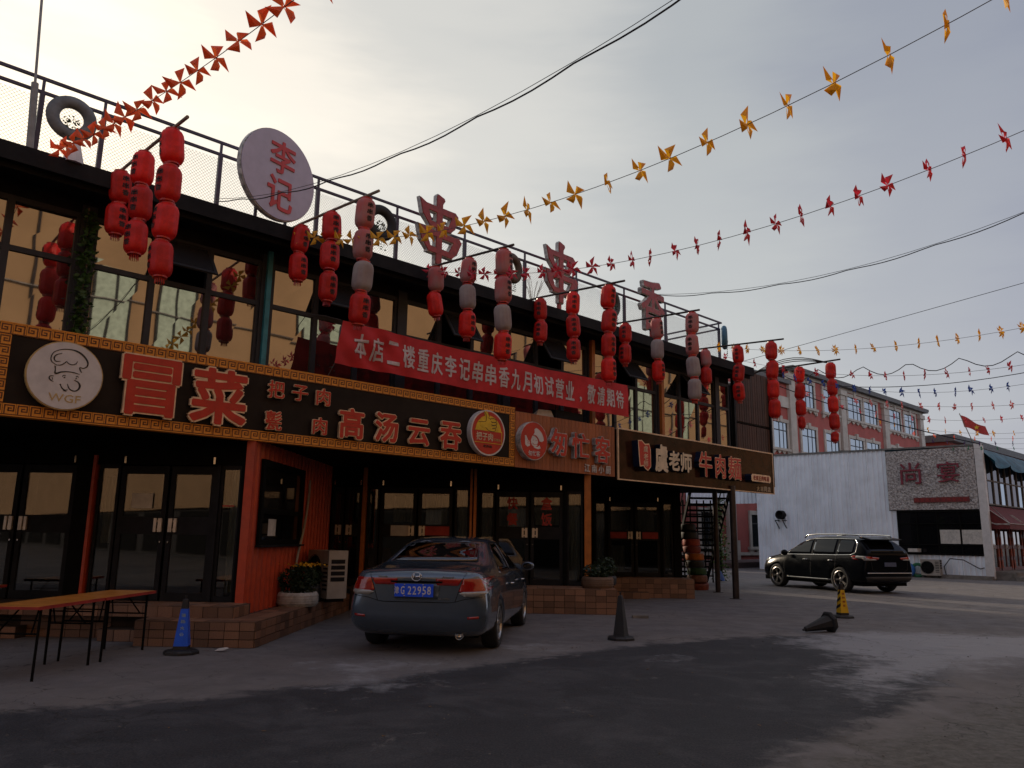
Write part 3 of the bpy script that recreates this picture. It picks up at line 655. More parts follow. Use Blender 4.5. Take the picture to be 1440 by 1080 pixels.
def char3d(t, ch, u, z, w_, h_, y=VS, back=.05, red='redface', edge='cream', side='cream', bold=.012, off=.035, name='letter'):
    """channel letter: wider pale back plate, coloured face, standing proud of the board"""
    o1 = t.put(name, textmesh(ch, back, bold + .030, M[edge], M[side], w_ + .05 * h_, h_ * 1.05), (u, y - off - back / 2, z))
    t.put('face', textmesh(ch, .006, bold, M[red], None, w_ - .006 * h_, h_ * .994), (0, -back / 2 - .004, 0), par=o1, rel=True)
    return o1
for ch, u, z, w_, h_ in (('冒', 3.66, 3.42, .78, .82), ('菜', 4.62, 3.41, .84, .82)): char3d(s1, ch, u, z, w_, h_, bold=.030)
for ch, u, z, w_, h_ in (('把', 5.50, 3.64, .27, .27), ('子', 5.90, 3.64, .27, .25), ('肉', 6.31, 3.63, .25, .27), ('甏', 5.49, 3.16, .27, .29), ('肉', 6.28, 3.16, .25, .27)): char3d(s1, ch, u, z, w_, h_, bold=.015, back=.035)
for ch, u, z, w_, h_ in (('高', 6.85, 3.26, .47, .50), ('汤', 7.54, 3.27, .47, .50), ('云', 8.22, 3.26, .47, .46), ('吞', 8.94, 3.27, .49, .50)): char3d(s1, ch, u, z, w_, h_, bold=.028)
def strokes(t, par, lines, y, m, name='drawing', wdt=.012, sc_=1., cx=0, cz=0):
    x = MB()
    for L_ in lines:
        ww = wdt
        if isinstance(L_, tuple): L_, ww = L_
        ribbon(x, [(cx + p[0] * sc_, cz + p[1] * sc_) for p in L_], ww, y)
    me = x.mesh(name, M[m]); return t.put(name, me, (0, 0, 0), par=par, rel=True)
# chef disc
cx, cz = 2.60, 3.41
x = MB(); disc(x, cx, cz, .43, .43, VS - .10, VS); x.cur = 1; disc(x, cx, cz, .445, .445, VS - .09, VS - .03)
dsc = s1.part('logo_disc', x, [M['white'], M['goldink']])
lx, lz = cx - s1.org.x, cz - s1.org.z; Y = -.104
k_ = 1 / 1080.      # drawing measured on a 1.08-unit grid
def pl(pts): return [((px - 628) * .00088, (530 - py) * .00098) for px, py in pts]
chef = [(pl([(500, 410), (430, 370), (415, 310), (450, 240), (540, 195), (640, 180), (740, 190), (830, 235), (895, 310), (895, 370), (850, 402), (800, 400), (815, 440), (835, 465)]), [.006, .012, .012, .01, .01, .012, .02, .022, .02, .016, .01, .012, .016, .006]),
        (pl([(550, 245), (480, 275), (455, 320), (480, 360), (540, 352)]), [.006, .012, .016, .012, .006]),
        (pl([(490, 408), (550, 400), (600, 365), (618, 345), (660, 372), (710, 375), (745, 355), (762, 322)]), [.006, .012, .012, .008, .01, .012, .01, .006]),
        (pl([(480, 420), (488, 470), (495, 520), (570, 490), (660, 475), (740, 478), (810, 490)]), [.014, .012, .022, .016, .012, .012, .004]),
        (pl([(480, 555), (435, 560), (425, 590), (450, 615), (485, 628)]), [.006, .012, .016, .012, .004]), (pl([(455, 575), (470, 590), (460, 605)]), .006),
        (pl([(590, 550), (600, 530), (628, 530)]), .008), (pl([(612, 552), (622, 560)]), .022), (pl([(765, 530), (780, 518), (800, 530)]), .008), (pl([(765, 548), (775, 553)]), .022),
        (pl([(745, 575), (800, 595), (830, 640), (815, 690), (770, 718), (710, 705), (680, 670), (665, 635)]), [.006, .014, .024, .02, .014, .014, .012, .006]),
        (pl([(565, 655), (585, 650)]), .01), (pl([(575, 650), (600, 695), (640, 720), (680, 710)]), [.008, .014, .016, .006]), (pl([(620, 730), (665, 735)]), .008)]
strokes(s1, dsc, chef, Y, 'blackink', 'chef_drawing', cx=lx, cz=lz)
s1.put('lettering', textmesh('WGF', .003, 0, M['goldink'], None, .37, .10), (lx + .02, Y + .001, lz - .29), par=dsc, rel=True)
# thumb disc
cx, cz = 9.82, 3.41
x = MB(); disc(x, cx, cz, .435, .435, VS - .12, VS); x.cur = 1; disc(x, cx, cz, .405, .405, VS - .124, VS - .12)
d2_ = s1.part('logo_disc', x, [M['white'], M['redface']])
lx, lz = cx - s1.org.x, cz - s1.org.z; Y = -.128
x = MB(); x.prism([(lx + .33 * math.cos(t), lz + .33 * math.sin(t)) for t in [math.pi * k / 20 for k in range(21)]], Y, Y + .003)
s1.put('thumb_drawing', x.mesh('thumb_drawing', M['yellowp']), (0, 0, 0), par=d2_, rel=True)
def pt(pts): return [((px - 408) * .00200, (450 - py) * .00152) for px, py in pts]
x = MB(); x.prism([(lx + a_, lz + b_) for a_, b_ in reversed(pt([(345, 190), (375, 180), (400, 205), (410, 260), (460, 265), (505, 280), (500, 400), (470, 430), (400, 428), (370, 400), (300, 380), (300, 330), (355, 320), (375, 270), (350, 220)]))], Y - .004, Y - .001)
s1.put('thumb_drawing', x.mesh('thumb_drawing', M['yellowp']), (0, 0, 0), par=d2_, rel=True)
strokes(s1, d2_, [pt([(345, 190), (370, 225), (378, 270), (360, 315), (280, 325)]), pt([(398, 205), (410, 240), (405, 270), (440, 270)]), pt([(420, 285), (450, 262), (495, 272), (500, 300), (460, 312), (430, 300)]), pt([(440, 320), (500, 310), (505, 335), (460, 350), (440, 340)]), pt([(440, 360), (500, 350), (500, 375), (455, 385)]), pt([(450, 395), (495, 390), (480, 425), (430, 428), (395, 415), (365, 385)])], Y - .0065, 'blackink', wdt=.008, cx=lx, cz=lz)
x = MB(); x.box(lx - .34, lx + .33, Y - .003, Y, lz - .19, lz + .03); x.cur = 1
for q in ((-.35, .34, .03, .042), (-.35, .34, -.20, -.19), (.33, .345, -.2, .04)): x.box(lx + q[0], lx + q[1], Y - .004, Y, lz + q[2], lz + q[3])
s1.put('name_plate', x.mesh('name_plate', [M['redface'], M['yellowp']]), (0, 0, 0), par=d2_, rel=True)
s1.put('lettering', textmesh('把子肉', .003, .02, M['creamw'], None, .42, .15), (lx - .10, Y - .006, lz - .08), par=d2_, rel=True)
s1.put('lettering', textmesh('瓦罐汤', .003, 0, M['goldink'], None, .17, .05), (lx + .22, Y - .006, lz - .12), par=d2_, rel=True)
s1.put('lettering', textmesh('老济南', .003, .02, M['blackink'], None, .22, .05), (lx - .02, Y - .001, lz - .26), par=d2_, rel=True)

s2 = T('shop_sign', 'reddish wood plank sign with round cook logo and grey-sided red characters', 'shop sign', (12.2, VS, 2.85), 'F')
x = MB(); x.box(10.64, 13.74, VS + .02, VS + .14, 2.83, 3.93); s2.part('board', x, M['mortar'])
for k in range(28):
    pk = MB(); w_ = 3.1 / 28; pk.box(-w_ / 2 + .003, w_ / 2 - .003, -.018, 0, -.555, .555)
    s2.put('plank', pk.mesh('plank', M['plank']), (10.64 + (k + .5) * w_, VS + .02 - random.uniform(0, .003), 3.385))
cx, cz = 11.03, 3.37
x = MB(); disc(x, cx, cz, .385, .385, VS - .14, VS); x.cur = 1; disc(x, cx, cz, .37, .37, VS - .145, VS - .14)
d3_ = s2.part('logo_disc', x, [M['whiteside'], M['redface']]); lx, lz = cx - s2.org.x, cz - s2.org.z; Y = -.150
def pc(pts): return [((px - 345) * .00272, (430 - py) * .00195) for px, py in pts]
cook = MB()
for L_ in ([(345, 310), (365, 295), (385, 305), (405, 320), (425, 345), (440, 385), (445, 415), (425, 432), (400, 430), (392, 405), (365, 372), (335, 368), (348, 345)],
           [(310, 425), (325, 380), (350, 375), (378, 400), (388, 440), (375, 480), (350, 492), (325, 480), (312, 455)],
           [(248, 385), (260, 383), (272, 410), (280, 430), (300, 440), (300, 485), (275, 498), (252, 480), (250, 440)],
           [(335, 490), (380, 490), (400, 470), (412, 500), (385, 512), (345, 502)]):
    cook.prism([(lx + a_, lz + b_) for a_, b_ in reversed(pc(L_))], Y, Y + .004)
s2.put('cook_drawing', cook.mesh('cook_drawing', M['white']), (0, 0, 0), par=d3_, rel=True)
strokes(s2, d3_, [pc([(340, 378), (370, 395), (385, 430), (375, 470)]), pc([(325, 455), (345, 470), (372, 462)]), pc([(328, 425), (340, 422)]), pc([(358, 425), (370, 422)]), pc([(270, 440), (300, 445)]), pc([(270, 460), (300, 462)])], Y - .004, 'redface', wdt=.009, cx=lx, cz=lz)
s2.put('lettering', textmesh('匆忙客', .003, .01, M['white'], None, .33, .11), (lx, Y + .001, lz - .25), par=d3_, rel=True)
for ch, u, z, w_, h_ in (('匆', 11.80, 3.42, .50, .56), ('忙', 12.48, 3.40, .56, .54), ('客', 13.20, 3.38, .52, .58)): char3d(s2, ch, u, z, w_, h_, edge='whiteside', side='whiteside', red='redface', back=.09, off=.01, bold=.02)
for k, ch in enumerate('江南小厨'): s2.put('letter', textmesh(ch, .02, .012, M['white'], M['white'], .17, .17), (12.78 + k * .235, VS - .015, 2.96))

s3 = T('shop_sign', 'glossy brown sign with pale edge and tall characters at the far end', 'shop sign', (17.4, VS, 2.8), 'F')
x = MB(); x.box(13.86, 20.86, VS, VS + .3, 2.80, 3.92); s3.part('board', x, M['board3'])
x = MB()
for q in ((13.84, 20.88, 3.92, 3.95), (13.84, 20.88, 2.775, 2.80), (13.84, 13.87, 2.8, 3.92), (20.85, 20.88, 2.8, 3.92)): x.box(q[0], q[1], VS - .02, VS + .02, q[2], q[3])
s3.part('edge_trim', x, M['cream'])
# scroll-shaped red flag
fl = MB(); fl.prism([(14.36, 3.70), (14.40, 3.2), (14.42, 3.10), (14.55, 3.12), (14.62, 3.06), (14.72, 3.02), (14.84, 3.12), (14.84, 3.52), (14.78, 3.66), (14.62, 3.64), (14.50, 3.72)][::1], VS - .18, VS)
fl.cur = 1; fl.prism([(14.36, 3.70), (14.40, 3.2), (14.42, 3.10), (14.55, 3.12), (14.62, 3.06), (14.72, 3.02), (14.84, 3.12), (14.84, 3.52), (14.78, 3.66), (14.62, 3.64), (14.50, 3.72)], VS - .183, VS - .18); fl.cur = 2; fl.prism([(14.39, 3.68), (14.43, 3.22), (14.45, 3.13), (14.56, 3.15), (14.64, 3.08), (14.72, 3.05), (14.82, 3.13), (14.82, 3.51), (14.77, 3.63), (14.62, 3.61), (14.50, 3.69)], VS - .186, VS - .183)
flag_ = s3.part('flag_panel', fl, [M['bluefilm'], M['cream'], M['redface']])
me_side = M['bluefilm']
for ch, dz in (('虞', 3.52), ('老', 3.34), ('师', 3.18)): s3.put('lettering', textmesh(ch, .004, .01, M['creamw'], None, .16, .15), (14.64, VS - .190, dz))
for ch, u, z, w_, h_, m_ in (('虞', 15.30, 3.36, .52, .66, 0), ('老', 15.82, 3.34, .46, .48, 0), ('师', 16.32, 3.33, .48, .48, 0), ('牛', 17.18, 3.36, .58, .62, 1), ('肉', 17.86, 3.35, .48, .60, 1), ('麺', 18.56, 3.35, .64, .60, 1)):
    if m_: char3d(s3, ch, u, z, w_, h_, edge='cream', side='bluefilm', back=.15, off=0, bold=.01)
    else: s3.put('letter', textmesh(ch, .15, .035, M['creamw'], M['bluefilm'], w_, h_), (u, VS - .08, z))
x = MB()
pr = [(19.30 + .5 * 0, 3.06), (20.30, 3.06), (20.35, 3.11), (20.35, 3.21), (20.30, 3.26), (19.36, 3.26), (19.31, 3.21), (19.31, 3.09)]
x.prism(pr[1:] + [(19.36, 3.06)], VS - .2, VS); x.cur = 1; x.prism(pr[1:] + [(19.36, 3.06)], VS - .203, VS - .2)
tg = s3.part('tag_panel', x, [M['bluefilm'], M['cream']])
for k, ch in enumerate('老家正的味道'[:6]): s3.put('lettering', textmesh(ch, .004, .02, M['redpaper'], None, .12, .13), (19.46 + k * .145, VS - .207, 3.16))
for k, ch in enumerate('大胡同店'): s3.put('letter', textmesh(ch, .01, .02, M['creamw'], None, .15, .14), (19.98 + k * .20, VS - .01, 2.90))

# ---- red cloth banner
bn = T('cloth_banner', 'long red cloth banner with white characters strung before the upper windows', 'banner', (10.4, 11.15, 4.2), 'F')
def wr(u, z): return 11.15 + .022 * math.sin(u * 2.1 + z * 3) + .014 * math.sin(u * 5.3 - z * 7) + .03 * math.exp(-((u - 7.2) ** 2) * 2) * math.sin((u + z) * 12)
def ban(a, c):
    u = 6.6 + (14.32 - 6.6) * a + .12 * (c - .5) * (1 - a); z0 = 4.25 - .02 * math.sin(a * math.pi); z1 = 5.00 - .05 * math.sin(a * math.pi); z = z0 + (z1 - z0) * c
    return (u, wr(u, z), z)
x = MB(); x.grid(ban, 160, 12); clo = bn.part('cloth', x, M['banner'], smooth=True)
for k, ch in enumerate('本店二楼重庆李记串串香九月初试营业,敬请期待'):
    u = 7.02 + k * .3315; small = ch == ','
    me = textmesh(ch, .002, .02, M['bannerw'], None, .07 if small else .265, .12 if small else .42).copy()
    cz = 4.62 - .035 * math.sin((u - 6.6) / 7.7 * math.pi) - (.15 if small else 0)
    for v in me.vertices: v.co.y += wr(u + v.co.x, cz + v.co.z) - 11.15 - .008
    bn.put('letter', me, (u, 11.15, cz))
x = MB()
for p in ([(6.62, 11.15, 5.0), (6.5, 11.5, 5.12), (6.42, 11.86, 5.2)], [(6.55, 11.15, 4.26), (6.5, 11.3, 4.0), (6.44, 11.35, 3.99)], [(14.33, 11.15, 5.0), (14.5, 11.8, 5.1)], [(14.33, 11.15, 4.26), (14.6, 11.8, 4.2)]): x.tube(p, .006, 5)
bn.part('cord', x, M['cord'])
# ivy on the second post
x = MB(); x.tube([(2.85 + .03 * math.sin(z * 4), 11.80, z) for z in [4.0 + .2 * k for k in range(11)]], .012, 5); iv = T('climbing_ivy', 'green ivy climbing the dark post above the chef sign', 'ivy', (2.85, 11.8, 4.0), 'F'); iv.part('stem', x, M['bamboo'])
x = MB()
for _ in range(560):
    z = 3.98 + 1.95 * random.random() ** 1.2; leaf(x, Vector((2.85 + random.gauss(0, .055), 11.78 - random.random() * .08, z)), random.uniform(.06, .12))
iv.part('foliage', x, M['leaf'], kind='stuff')
# things left on the ledge behind the plank sign
x = MB(); x.box(12.0, 12.9, 11.3, 11.6, 3.95, 4.16); x.box(12.0, 12.02, 11.28, 11.3, 3.9, 4.25); single('dark_crate', x, M['fascia'], 'dark box standing on the ledge behind the plank sign', 'box', (12.4, 11.4, 3.95), 'F')
x = MB(); x.add([(11.45, 11.35, 3.94), (12.0, 11.3, 3.93), (11.96, 11.38, 4.14), (11.62, 11.42, 4.13), (11.5, 11.6, 3.94), (11.96, 11.6, 3.94)], [(0, 1, 2, 3), (0, 3, 4), (1, 5, 2), (3, 2, 5, 4)]); single('cardboard_flap', x, M['paper'], 'pale folded sheet lying on the ledge above the cook logo', 'cardboard', (11.7, 11.4, 3.94), 'F')

# ================================================================ ROOFTOP
rl = T('roof_railing', 'dark violet steel railing with wire mesh along the roof edge', 'railing', (10, 11.4, 6.34), 'F')
x = MB(); x.box(-4, 19.0, 11.43, 11.47, 7.49, 7.53); x.box(-4, 18.9, 11.43, 11.47, 7.29, 7.33); x.box(18.96, 19.0, 11.47, 17, 7.49, 7.53); x.box(18.86, 18.9, 11.47, 17, 7.29, 7.33); rl.part('rail', x, M['rail'])
pu_ = [-2.6, -.9, .7, 2.0, 2.78, 4.48, 6.2, 7.85, 9.5, 11.19, 12.85, 14.6, 16.3, 17.6, 18.85]
for u in pu_:
    x = MB(); x.box(u - .03, u + .03, 11.42, 11.48, 6.34, 7.29); x.box(u - .018, u + .018, 11.435, 11.465, 7.33, 7.49); rl.part('post', x, M['rail'])
for v in (13.2, 15, 16.9):
    x = MB(); x.box(18.85, 18.9, v, v + .05, 6.34, 7.43); rl.part('post', x, M['rail'])
x = MB()
def wire(p, q, r=.0022):
    x.add([(p[0], p[1], p[2] - r), (p[0], p[1] - r, p[2] + r), (p[0], p[1] + r, p[2] + r), (q[0], q[1], q[2] - r), (q[0], q[1] - r, q[2] + r), (q[0], q[1] + r, q[2] + r)], [(0, 1, 4, 3), (1, 2, 5, 4), (2, 0, 3, 5)])
h = .86; st = .055
k = -4.0
while k < 18.8:
    wire((k, 11.45, 6.38), (min(k + h, 18.85), 11.45, 6.38 + min(h, 18.85 - k)))
    wire((min(k + h, 18.85), 11.455, 6.38 + (0 if k + h < 18.85 else k + h - 18.85)), (k, 11.455, 6.38 + h)); k += st
rl.part('wire_mesh', x, M['mesh'], kind='stuff')
# flag mast
x = MB(); x.tube([(1.93, 11.35, 6.3), (1.88, 11.35, 7.35)], .045, 8); x.tube([(1.88, 11.35, 7.35), (1.72, 11.35, 10.5)], .018, 6); single('mast', x, M['mesh'], 'thin grey mast rising from the roof edge at the upper left', 'mast', (1.93, 11.35, 6.3), 'F')
# tyres with plants on the railing
def tyre_planter(u, z, R, m, label, yaw=0, plant=True, y=11.34, r=None):
    r = r or R * .27
    t = T('tyre_planter', label, 'hanging tyre', (u, y, z), 'F', rz=yaw, group='tyres hung on the roof railing', local=True)
    x = MB(); x.torus(R - r, r, 'y', n=32, m=12, sq=.85); t.part('tyre', x, m, smooth=True)
    x = MB(); leafcloud(x, (0, .0, -R * .28), (R * .4, .1, R * .38), 70, .055)
    for k in range(5):
        xx = random.uniform(-.1, .12)
        for q in range(9): leaf(x, Vector((xx + random.gauss(0, .02), -.06, -R * .45 - q * .045)), .045)
    t.part('plant', x, M['leafdark'], kind='stuff')
    return t
tyrem = lambda n, c: mat(n, c, .7, var=.2, bump=.3)
tyre_planter(2.36, 7.02, .32, tyrem('slate painted tyre', (.16, .18, .20)), 'grey painted tyre ring with seed heads, leftmost on the roof railing')
tyre_planter(7.42, 7.02, .34, M['rubber'], 'black tyre ring behind the lantern pole left of the first roof character')
tyre_planter(10.72, 7.00, .33, tyrem('brown painted tyre', (.10, .07, .05)), 'brown tyre ring behind haze-tinted lanterns between the two roof characters', .2)
tyre_planter(14.05, 6.98, .33, tyrem('dark grey painted tyre', (.07, .08, .08)), 'dark grey tyre ring with trailing ivy right of the second roof character', .3)
tyre_planter(17.3, 6.9, .32, tyrem('charcoal tyre', (.05, .05, .05)), 'charcoal tyre ring behind the lanterns near the railing end', .3)
tyre_planter(18.95, 7.06, .34, tyrem('blue painted tyre', (.05, .16, .26)), 'blue painted tyre ring at the far corner of the railing', .5)
# white heap and dry stalks by the first tyre
x = MB(); x.tube([(2.42, 11.25, 6.34), (2.42, 11.25, 6.62)], [.14, .07], 10); single('flower_pot', x, M['white'], 'white cone-shaped pot beneath the leftmost roof tyre', 'pot', (2.42, 11.25, 6.34), 'F')
x = MB()
for k in range(14):
    a_ = random.uniform(-.35, .35); x.tube([(11.6, 11.6, 6.34), (11.6 + a_ * .5, 11.6, 6.34 + .4), (11.6 + a_, 11.6 + random.uniform(-.1, .1), 6.34 + random.uniform(.6, .85))], .005, 4)
single('dry_shrub', x, M['bamboo'], 'bare twiggy shrub behind the railing beside the second roof character', 'shrub', (11.6, 11.6, 6.34), 'F')
# round sign
rs = T('round_sign', 'round pale disc sign with two red characters standing on the roof edge', 'roof sign', (5.32, 11.2, 7.16), 'F', rz=rad(14), local=True)
x = MB(); disc(x, 0, 0, .74, .74, -.06, .06, 56); x.cur = 1; disc(x, 0, 0, .755, .755, -.04, .04, 56); rs.part('disc', x, [mat('pale lilac acrylic', (.46, .44, .56), .5, var=.05, spec=.2), M['whiteside']])
rs.put('letter', textmesh('李', .01, .018, M['redface'], None, .52, .56), (.04, -.068, .30)); rs.put('letter', textmesh('记', .01, .018, M['redface'], None, .52, .56), (.03, -.068, -.32))
for q in (-.3, .3):
    x = MB(); x.box(q - .02, q + .02, .065, .10, -.82, -.3); rs.part('bracket', x, M['rail'])
def bars(mb, polys, g, y0, y1, sx, sz):
    for P_ in polys:
        cx_ = sum(p[0] for p in P_) / len(P_); cz_ = sum(p[1] for p in P_) / len(P_); Q_ = []
        for px, pz in P_:
            X_, Z_ = px * sx, pz * sz; dx, dz = X_ - cx_ * sx, Z_ - cz_ * sz; Q_.append((X_ + (g if dx > 0 else -g), Z_ + (g if dz > 0 else -g)))
        mb.prism(Q_, y0, y1); y0 -= .0006
CHUAN = [[(-.07, -.62), (.07, -.62), (.065, .48), (.12, .56), (.10, .60), (-.05, .64), (-.08, .60)],
         [(-.50, .46), (-.42, .30), (.36, .30), (.48, .36), (.40, .42), (-.34, .40)], [(-.50, .46), (-.42, .20), (-.26, .04), (-.22, .16), (-.32, .34)], [(.46, .37), (.40, .14), (.30, .03), (.22, .08), (.32, .34)], [(-.26, .02), (.30, .02), (.28, .11), (-.24, .11)],
         [(-.52, -.02), (-.44, -.14), (.42, -.14), (.58, -.10), (.50, -.02), (.40, -.04), (-.36, -.04)], [(-.52, -.02), (-.44, -.26), (-.28, -.42), (-.22, -.34), (-.34, -.10)], [(.58, -.09), (.46, -.32), (.34, -.43), (.24, -.36), (.38, -.12)], [(-.28, -.44), (.34, -.44), (.32, -.34), (-.26, -.34)]]
def roofchar(ch, u, label, w_, h_, z, post_=True):
    t = T('roof_letter', label, 'roof letter', (u, 11.2, 6.34), 'F', rz=rad(5), local=True, group='big red characters standing on the roof edge')
    if ch == '串':
        x = MB(); bars(x, CHUAN, 0, -.06, .05, w_, h_); me = x.mesh('letter', M['redfade']); me.transform(Matrix.Translation((0, 0, z - 6.34))); t.put('letter', me, (0, 0, 0))
        x = MB(); bars(x, CHUAN, .016, -.04, .045, w_, h_); me = x.mesh('outline', M['whiteside']); me.transform(Matrix.Translation((0, 0, z - 6.34))); t.put('outline', me, (0, 0, 0))
    else:
        t.put('letter', textmesh(ch, .12, .016, M['redfade'], M['whiteside'], w_, h_), (0, 0, z - 6.34))
        t.put('outline', textmesh(ch, .09, .030, M['whiteside'], M['whiteside'], w_ * 1.04, h_ * 1.03), (0, 0, z - 6.34))
    x = MB(); x.box(-.045, .045, -.02, .04, 0, .5); t.part('support', x, M['redfade'])
    x = MB(); x.box(-.3, .3, .05, .09, 0, .04); t.part('foot', x, M['rail'])
roofchar('串', 8.62, 'first of two red 串 letters, left of the middle of the roof edge', 1.02, 1.10, 7.18)
roofchar('串', 12.02, 'second red 串 letter, right of the middle of the roof edge', 1.04, 1.10, 7.18)
roofchar('香', 15.36, 'rightmost red roof letter 香 with a boxed lower part', 1.10, 1.32, 7.16)

# ================================================================ LANTERNS
LR, LH = .144, .445
def lprof(t):        # 0 bottom .. 1 top
    s_ = abs(2 * t - 1); return LR * (1 - .42 * s_ ** 5.5) if s_ < 1 else LR * .5
def lantern_mesh(m, sd=0):
    x = MB(); nu, nv = 48, 14; rr_ = random.Random(sd); dents = [(rr_.uniform(0, 6.28), rr_.uniform(.2, .8), rr_.uniform(.02, .09)) for _ in range(3)]
    vs = []; fs = []
    for j in range(nv + 1):
        t = j / nv; r = lprof(t)
        for i in range(nu):
            a = 2 * math.pi * i / nu; rr = r * (1 - .055 * (1 if i % 4 == 0 else 0) * (1 - abs(2 * t - 1) ** 3)); rr *= 1 - sum(d_ * math.exp(-(min(abs(a - a0), 6.283 - abs(a - a0)) / .6) ** 2 - ((t - t0) / .22) ** 2) for a0, t0, d_ in dents); vs.append((rr * math.cos(a), rr * math.sin(a), -LH / 2 + LH * t))
    for j in range(nv):
        for i in range(nu): fs.append((j * nu + i, j * nu + (i + 1) % nu, (j + 1) * nu + (i + 1) % nu, (j + 1) * nu + i))
    x.add(vs, fs); return x.mesh('lantern', m, True)
lmesh = {k: [lantern_mesh(M[m], q) for q in range(4)] for k, m in (('r', 'lantern'), ('p', 'lanternhaze'), ('g', 'lanterngrey'))}
x = MB(); x.lathe([(0, -.235), (.085, -.235), (.085, -.215), (0, -.215)], 14); capm = x.mesh('cap', M['redface'])
x = MB()
for k in range(14):
    a = k * math.pi / 7; x.tube([(.05 * math.cos(a), .05 * math.sin(a), -.23), (.055 * math.cos(a), .055 * math.sin(a), -.30)], .005, 3, False)
tasm = x.mesh('tassel', M['redface'])
def wraptext(chars, m):
    vs = []; fs = []
    for k, ch in enumerate(chars):
        me = textmesh(ch, 0, .03, m, None, .095, .082); zc = .10 - k * .10; o = len(vs)
        for v in me.vertices:
            z = v.co.z + zc; r = lprof((z + LH / 2) / LH) + .0035; a = v.co.x / LR - math.pi / 2; vs.append((r * math.cos(a), r * math.sin(a), z))
        for p in me.polygons: fs.append(tuple(i + o for i in p.vertices))
    y = MB(); y.add(vs, fs); return y.mesh('lettering', m)
ltext = wraptext('串串香', M['blackink'])
def lantern_string(label, u, v, ztop, n, kinds, yaw, per=.478, last=None, frame='F'):
    t = T('lantern_string', label, 'lanterns', (u, v, ztop), frame, group='strings of red lanterns hung along the shop front', local=True)
    x = MB(); x.tube([(0, 0, .06), (0, 0, -n * per + .1)], .004, 4); t.part('cord', x, M['cord'])
    for k in range(n):
        kd = kinds[k] if k < len(kinds) else 'r'; sc_ = (1, 1, 1)
        if last and k == n - 1: sc_ = last
        tilt = (random.gauss(0, .055), random.gauss(0, .055), yaw + random.gauss(0, .12))
        s_ = random.uniform(.96, 1.03)
        o = t.put('lantern', random.choice(lmesh[kd]), (random.gauss(0, .006), random.gauss(0, .006), -per * (k + .5) + (per * .1 if last and k == n - 1 else 0)), rot=tilt, scale=(sc_[0] * s_, sc_[1] * s_, sc_[2]), rel=True)
        t.put('cap', capm, (0, 0, 0), par=o, rel=True); t.put('cap', capm, (0, 0, .45), par=o, rel=True)
        if k == n - 1: t.put('tassel', tasm, (0, 0, 0), par=o, rel=True)
        if kd != 'g': t.put('lettering', ltext, (0, 0, 0), par=o, rel=True)
    return t
def pole(u, z0, z1, label, vend, m, r=.022):
    x = MB(); x.tube([(u, 12.4, z0 + .06), (u, 11.0, z0), (u, vend, z1)], r, 7); single('lantern_pole', x, m, label, 'pole', (u, 11.0, z0), 'F', group='poles jutting from the roof edge')
L_ = [
 (3.03, 6.45, 6.31, 'light bamboo pole with three lantern strings above the chef sign', 'bamboo', [(11.2, 2, '', 'shortest lantern string nearest the roof on the leftmost pole', 0.1), (10.25, 3, '', 'three-lantern string in the middle of the leftmost pole', -1.1), (9.25, 4, '', 'four-lantern string at the tip of the leftmost pole', -1.5)]),
 (5.74, 6.42, 6.27, 'pole just right of the round roof sign with yellow pinwheels below it', 'bamboo', [(11.08, 2, '', 'two-lantern string beside the yellow pinwheels right of the round roof sign', 0.1), (10.10, 3, '', 'three-lantern string under the pole right of the round roof sign', 0.0), (9.18, 4, 'ppgr', 'four-lantern string with a haze-tinted grey third lantern above the banner start', 0.0)]),
 (8.39, 6.36, 6.20, 'pole that ends above the banner between the two roof characters', 'darkpole', [(10.9, 2, 'pr', 'two-lantern string right below the first roof character', 1.3), (9.98, 3, 'pgr', 'three-lantern string with a haze-tinted middle one above the banner', 0.0), (9.08, 4, 'ppgr', 'four-lantern string, haze-tinted at the top, hanging over the middle of the banner', 0.0)]),
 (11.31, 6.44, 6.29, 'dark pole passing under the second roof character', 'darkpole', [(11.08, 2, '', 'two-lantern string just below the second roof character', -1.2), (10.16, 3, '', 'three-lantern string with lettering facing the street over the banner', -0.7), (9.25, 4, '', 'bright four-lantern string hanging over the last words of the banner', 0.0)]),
 (13.84, 6.38, 6.26, 'dark pole in front of the rightmost roof character', 'darkpole', [(10.85, 2, '', 'two-lantern string right of the banner end', -1.2), (9.95, 3, 'pgr', 'three-lantern string, middle one haze-tinted, below the rightmost roof letter', -0.1), (9.04, 4, 'ppgg', 'four-lantern string with its two lower lanterns haze-tinted grey', -1.4)]),
 (17.49, 6.44, 6.31, 'long dark pole below the blue tyre', 'darkpole', [(11.05, 2, 'pr', 'two lanterns, upper one haze-tinted, by the last upper window', .8), (10.1, 3, '', 'three-lantern string in front of the slatted enclosure', -1.3), (9.18, 4, '', 'four-lantern string just right of the slatted enclosure', 2.3)]),
]
for u, z0, z1, lab, pm, ss in L_:
    pole(u, z0, z1, lab, 8.85, M[pm])
    for v, n, kd, l2, yaw in ss:
        zt = z0 + (z1 - z0) * (11.0 - v) / 2.15 - .03
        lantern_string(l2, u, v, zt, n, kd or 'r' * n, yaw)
x = MB(); x.tube([(21.2, 12.4, 6.5), (21.21, 11.0, 6.47), (21.21, 9.1, 6.47)], .024, 7)
for k_ in (0, 1, 2):
    P_ = [(21.21 - .02 * k_, 11.9 - 2.6 * t, 6.32 + (.30 + .07 * k_) * math.sin(math.pi * (t * .9 + .05)) - .02 * k_) for t in [q / 9 for q in range(10)]]; x.tube(P_, .013, 5)
single('lantern_pole', x, M['darkpole'], 'pole with bowed steel struts, farthest of the lantern poles', 'pole', (21.21, 11.0, 6.47), 'F', group='poles jutting from the roof edge')
lantern_string('two lanterns half hidden behind the string beside the slatted enclosure', 21.21, 11.15, 6.40, 2, 'rr', 2.2)
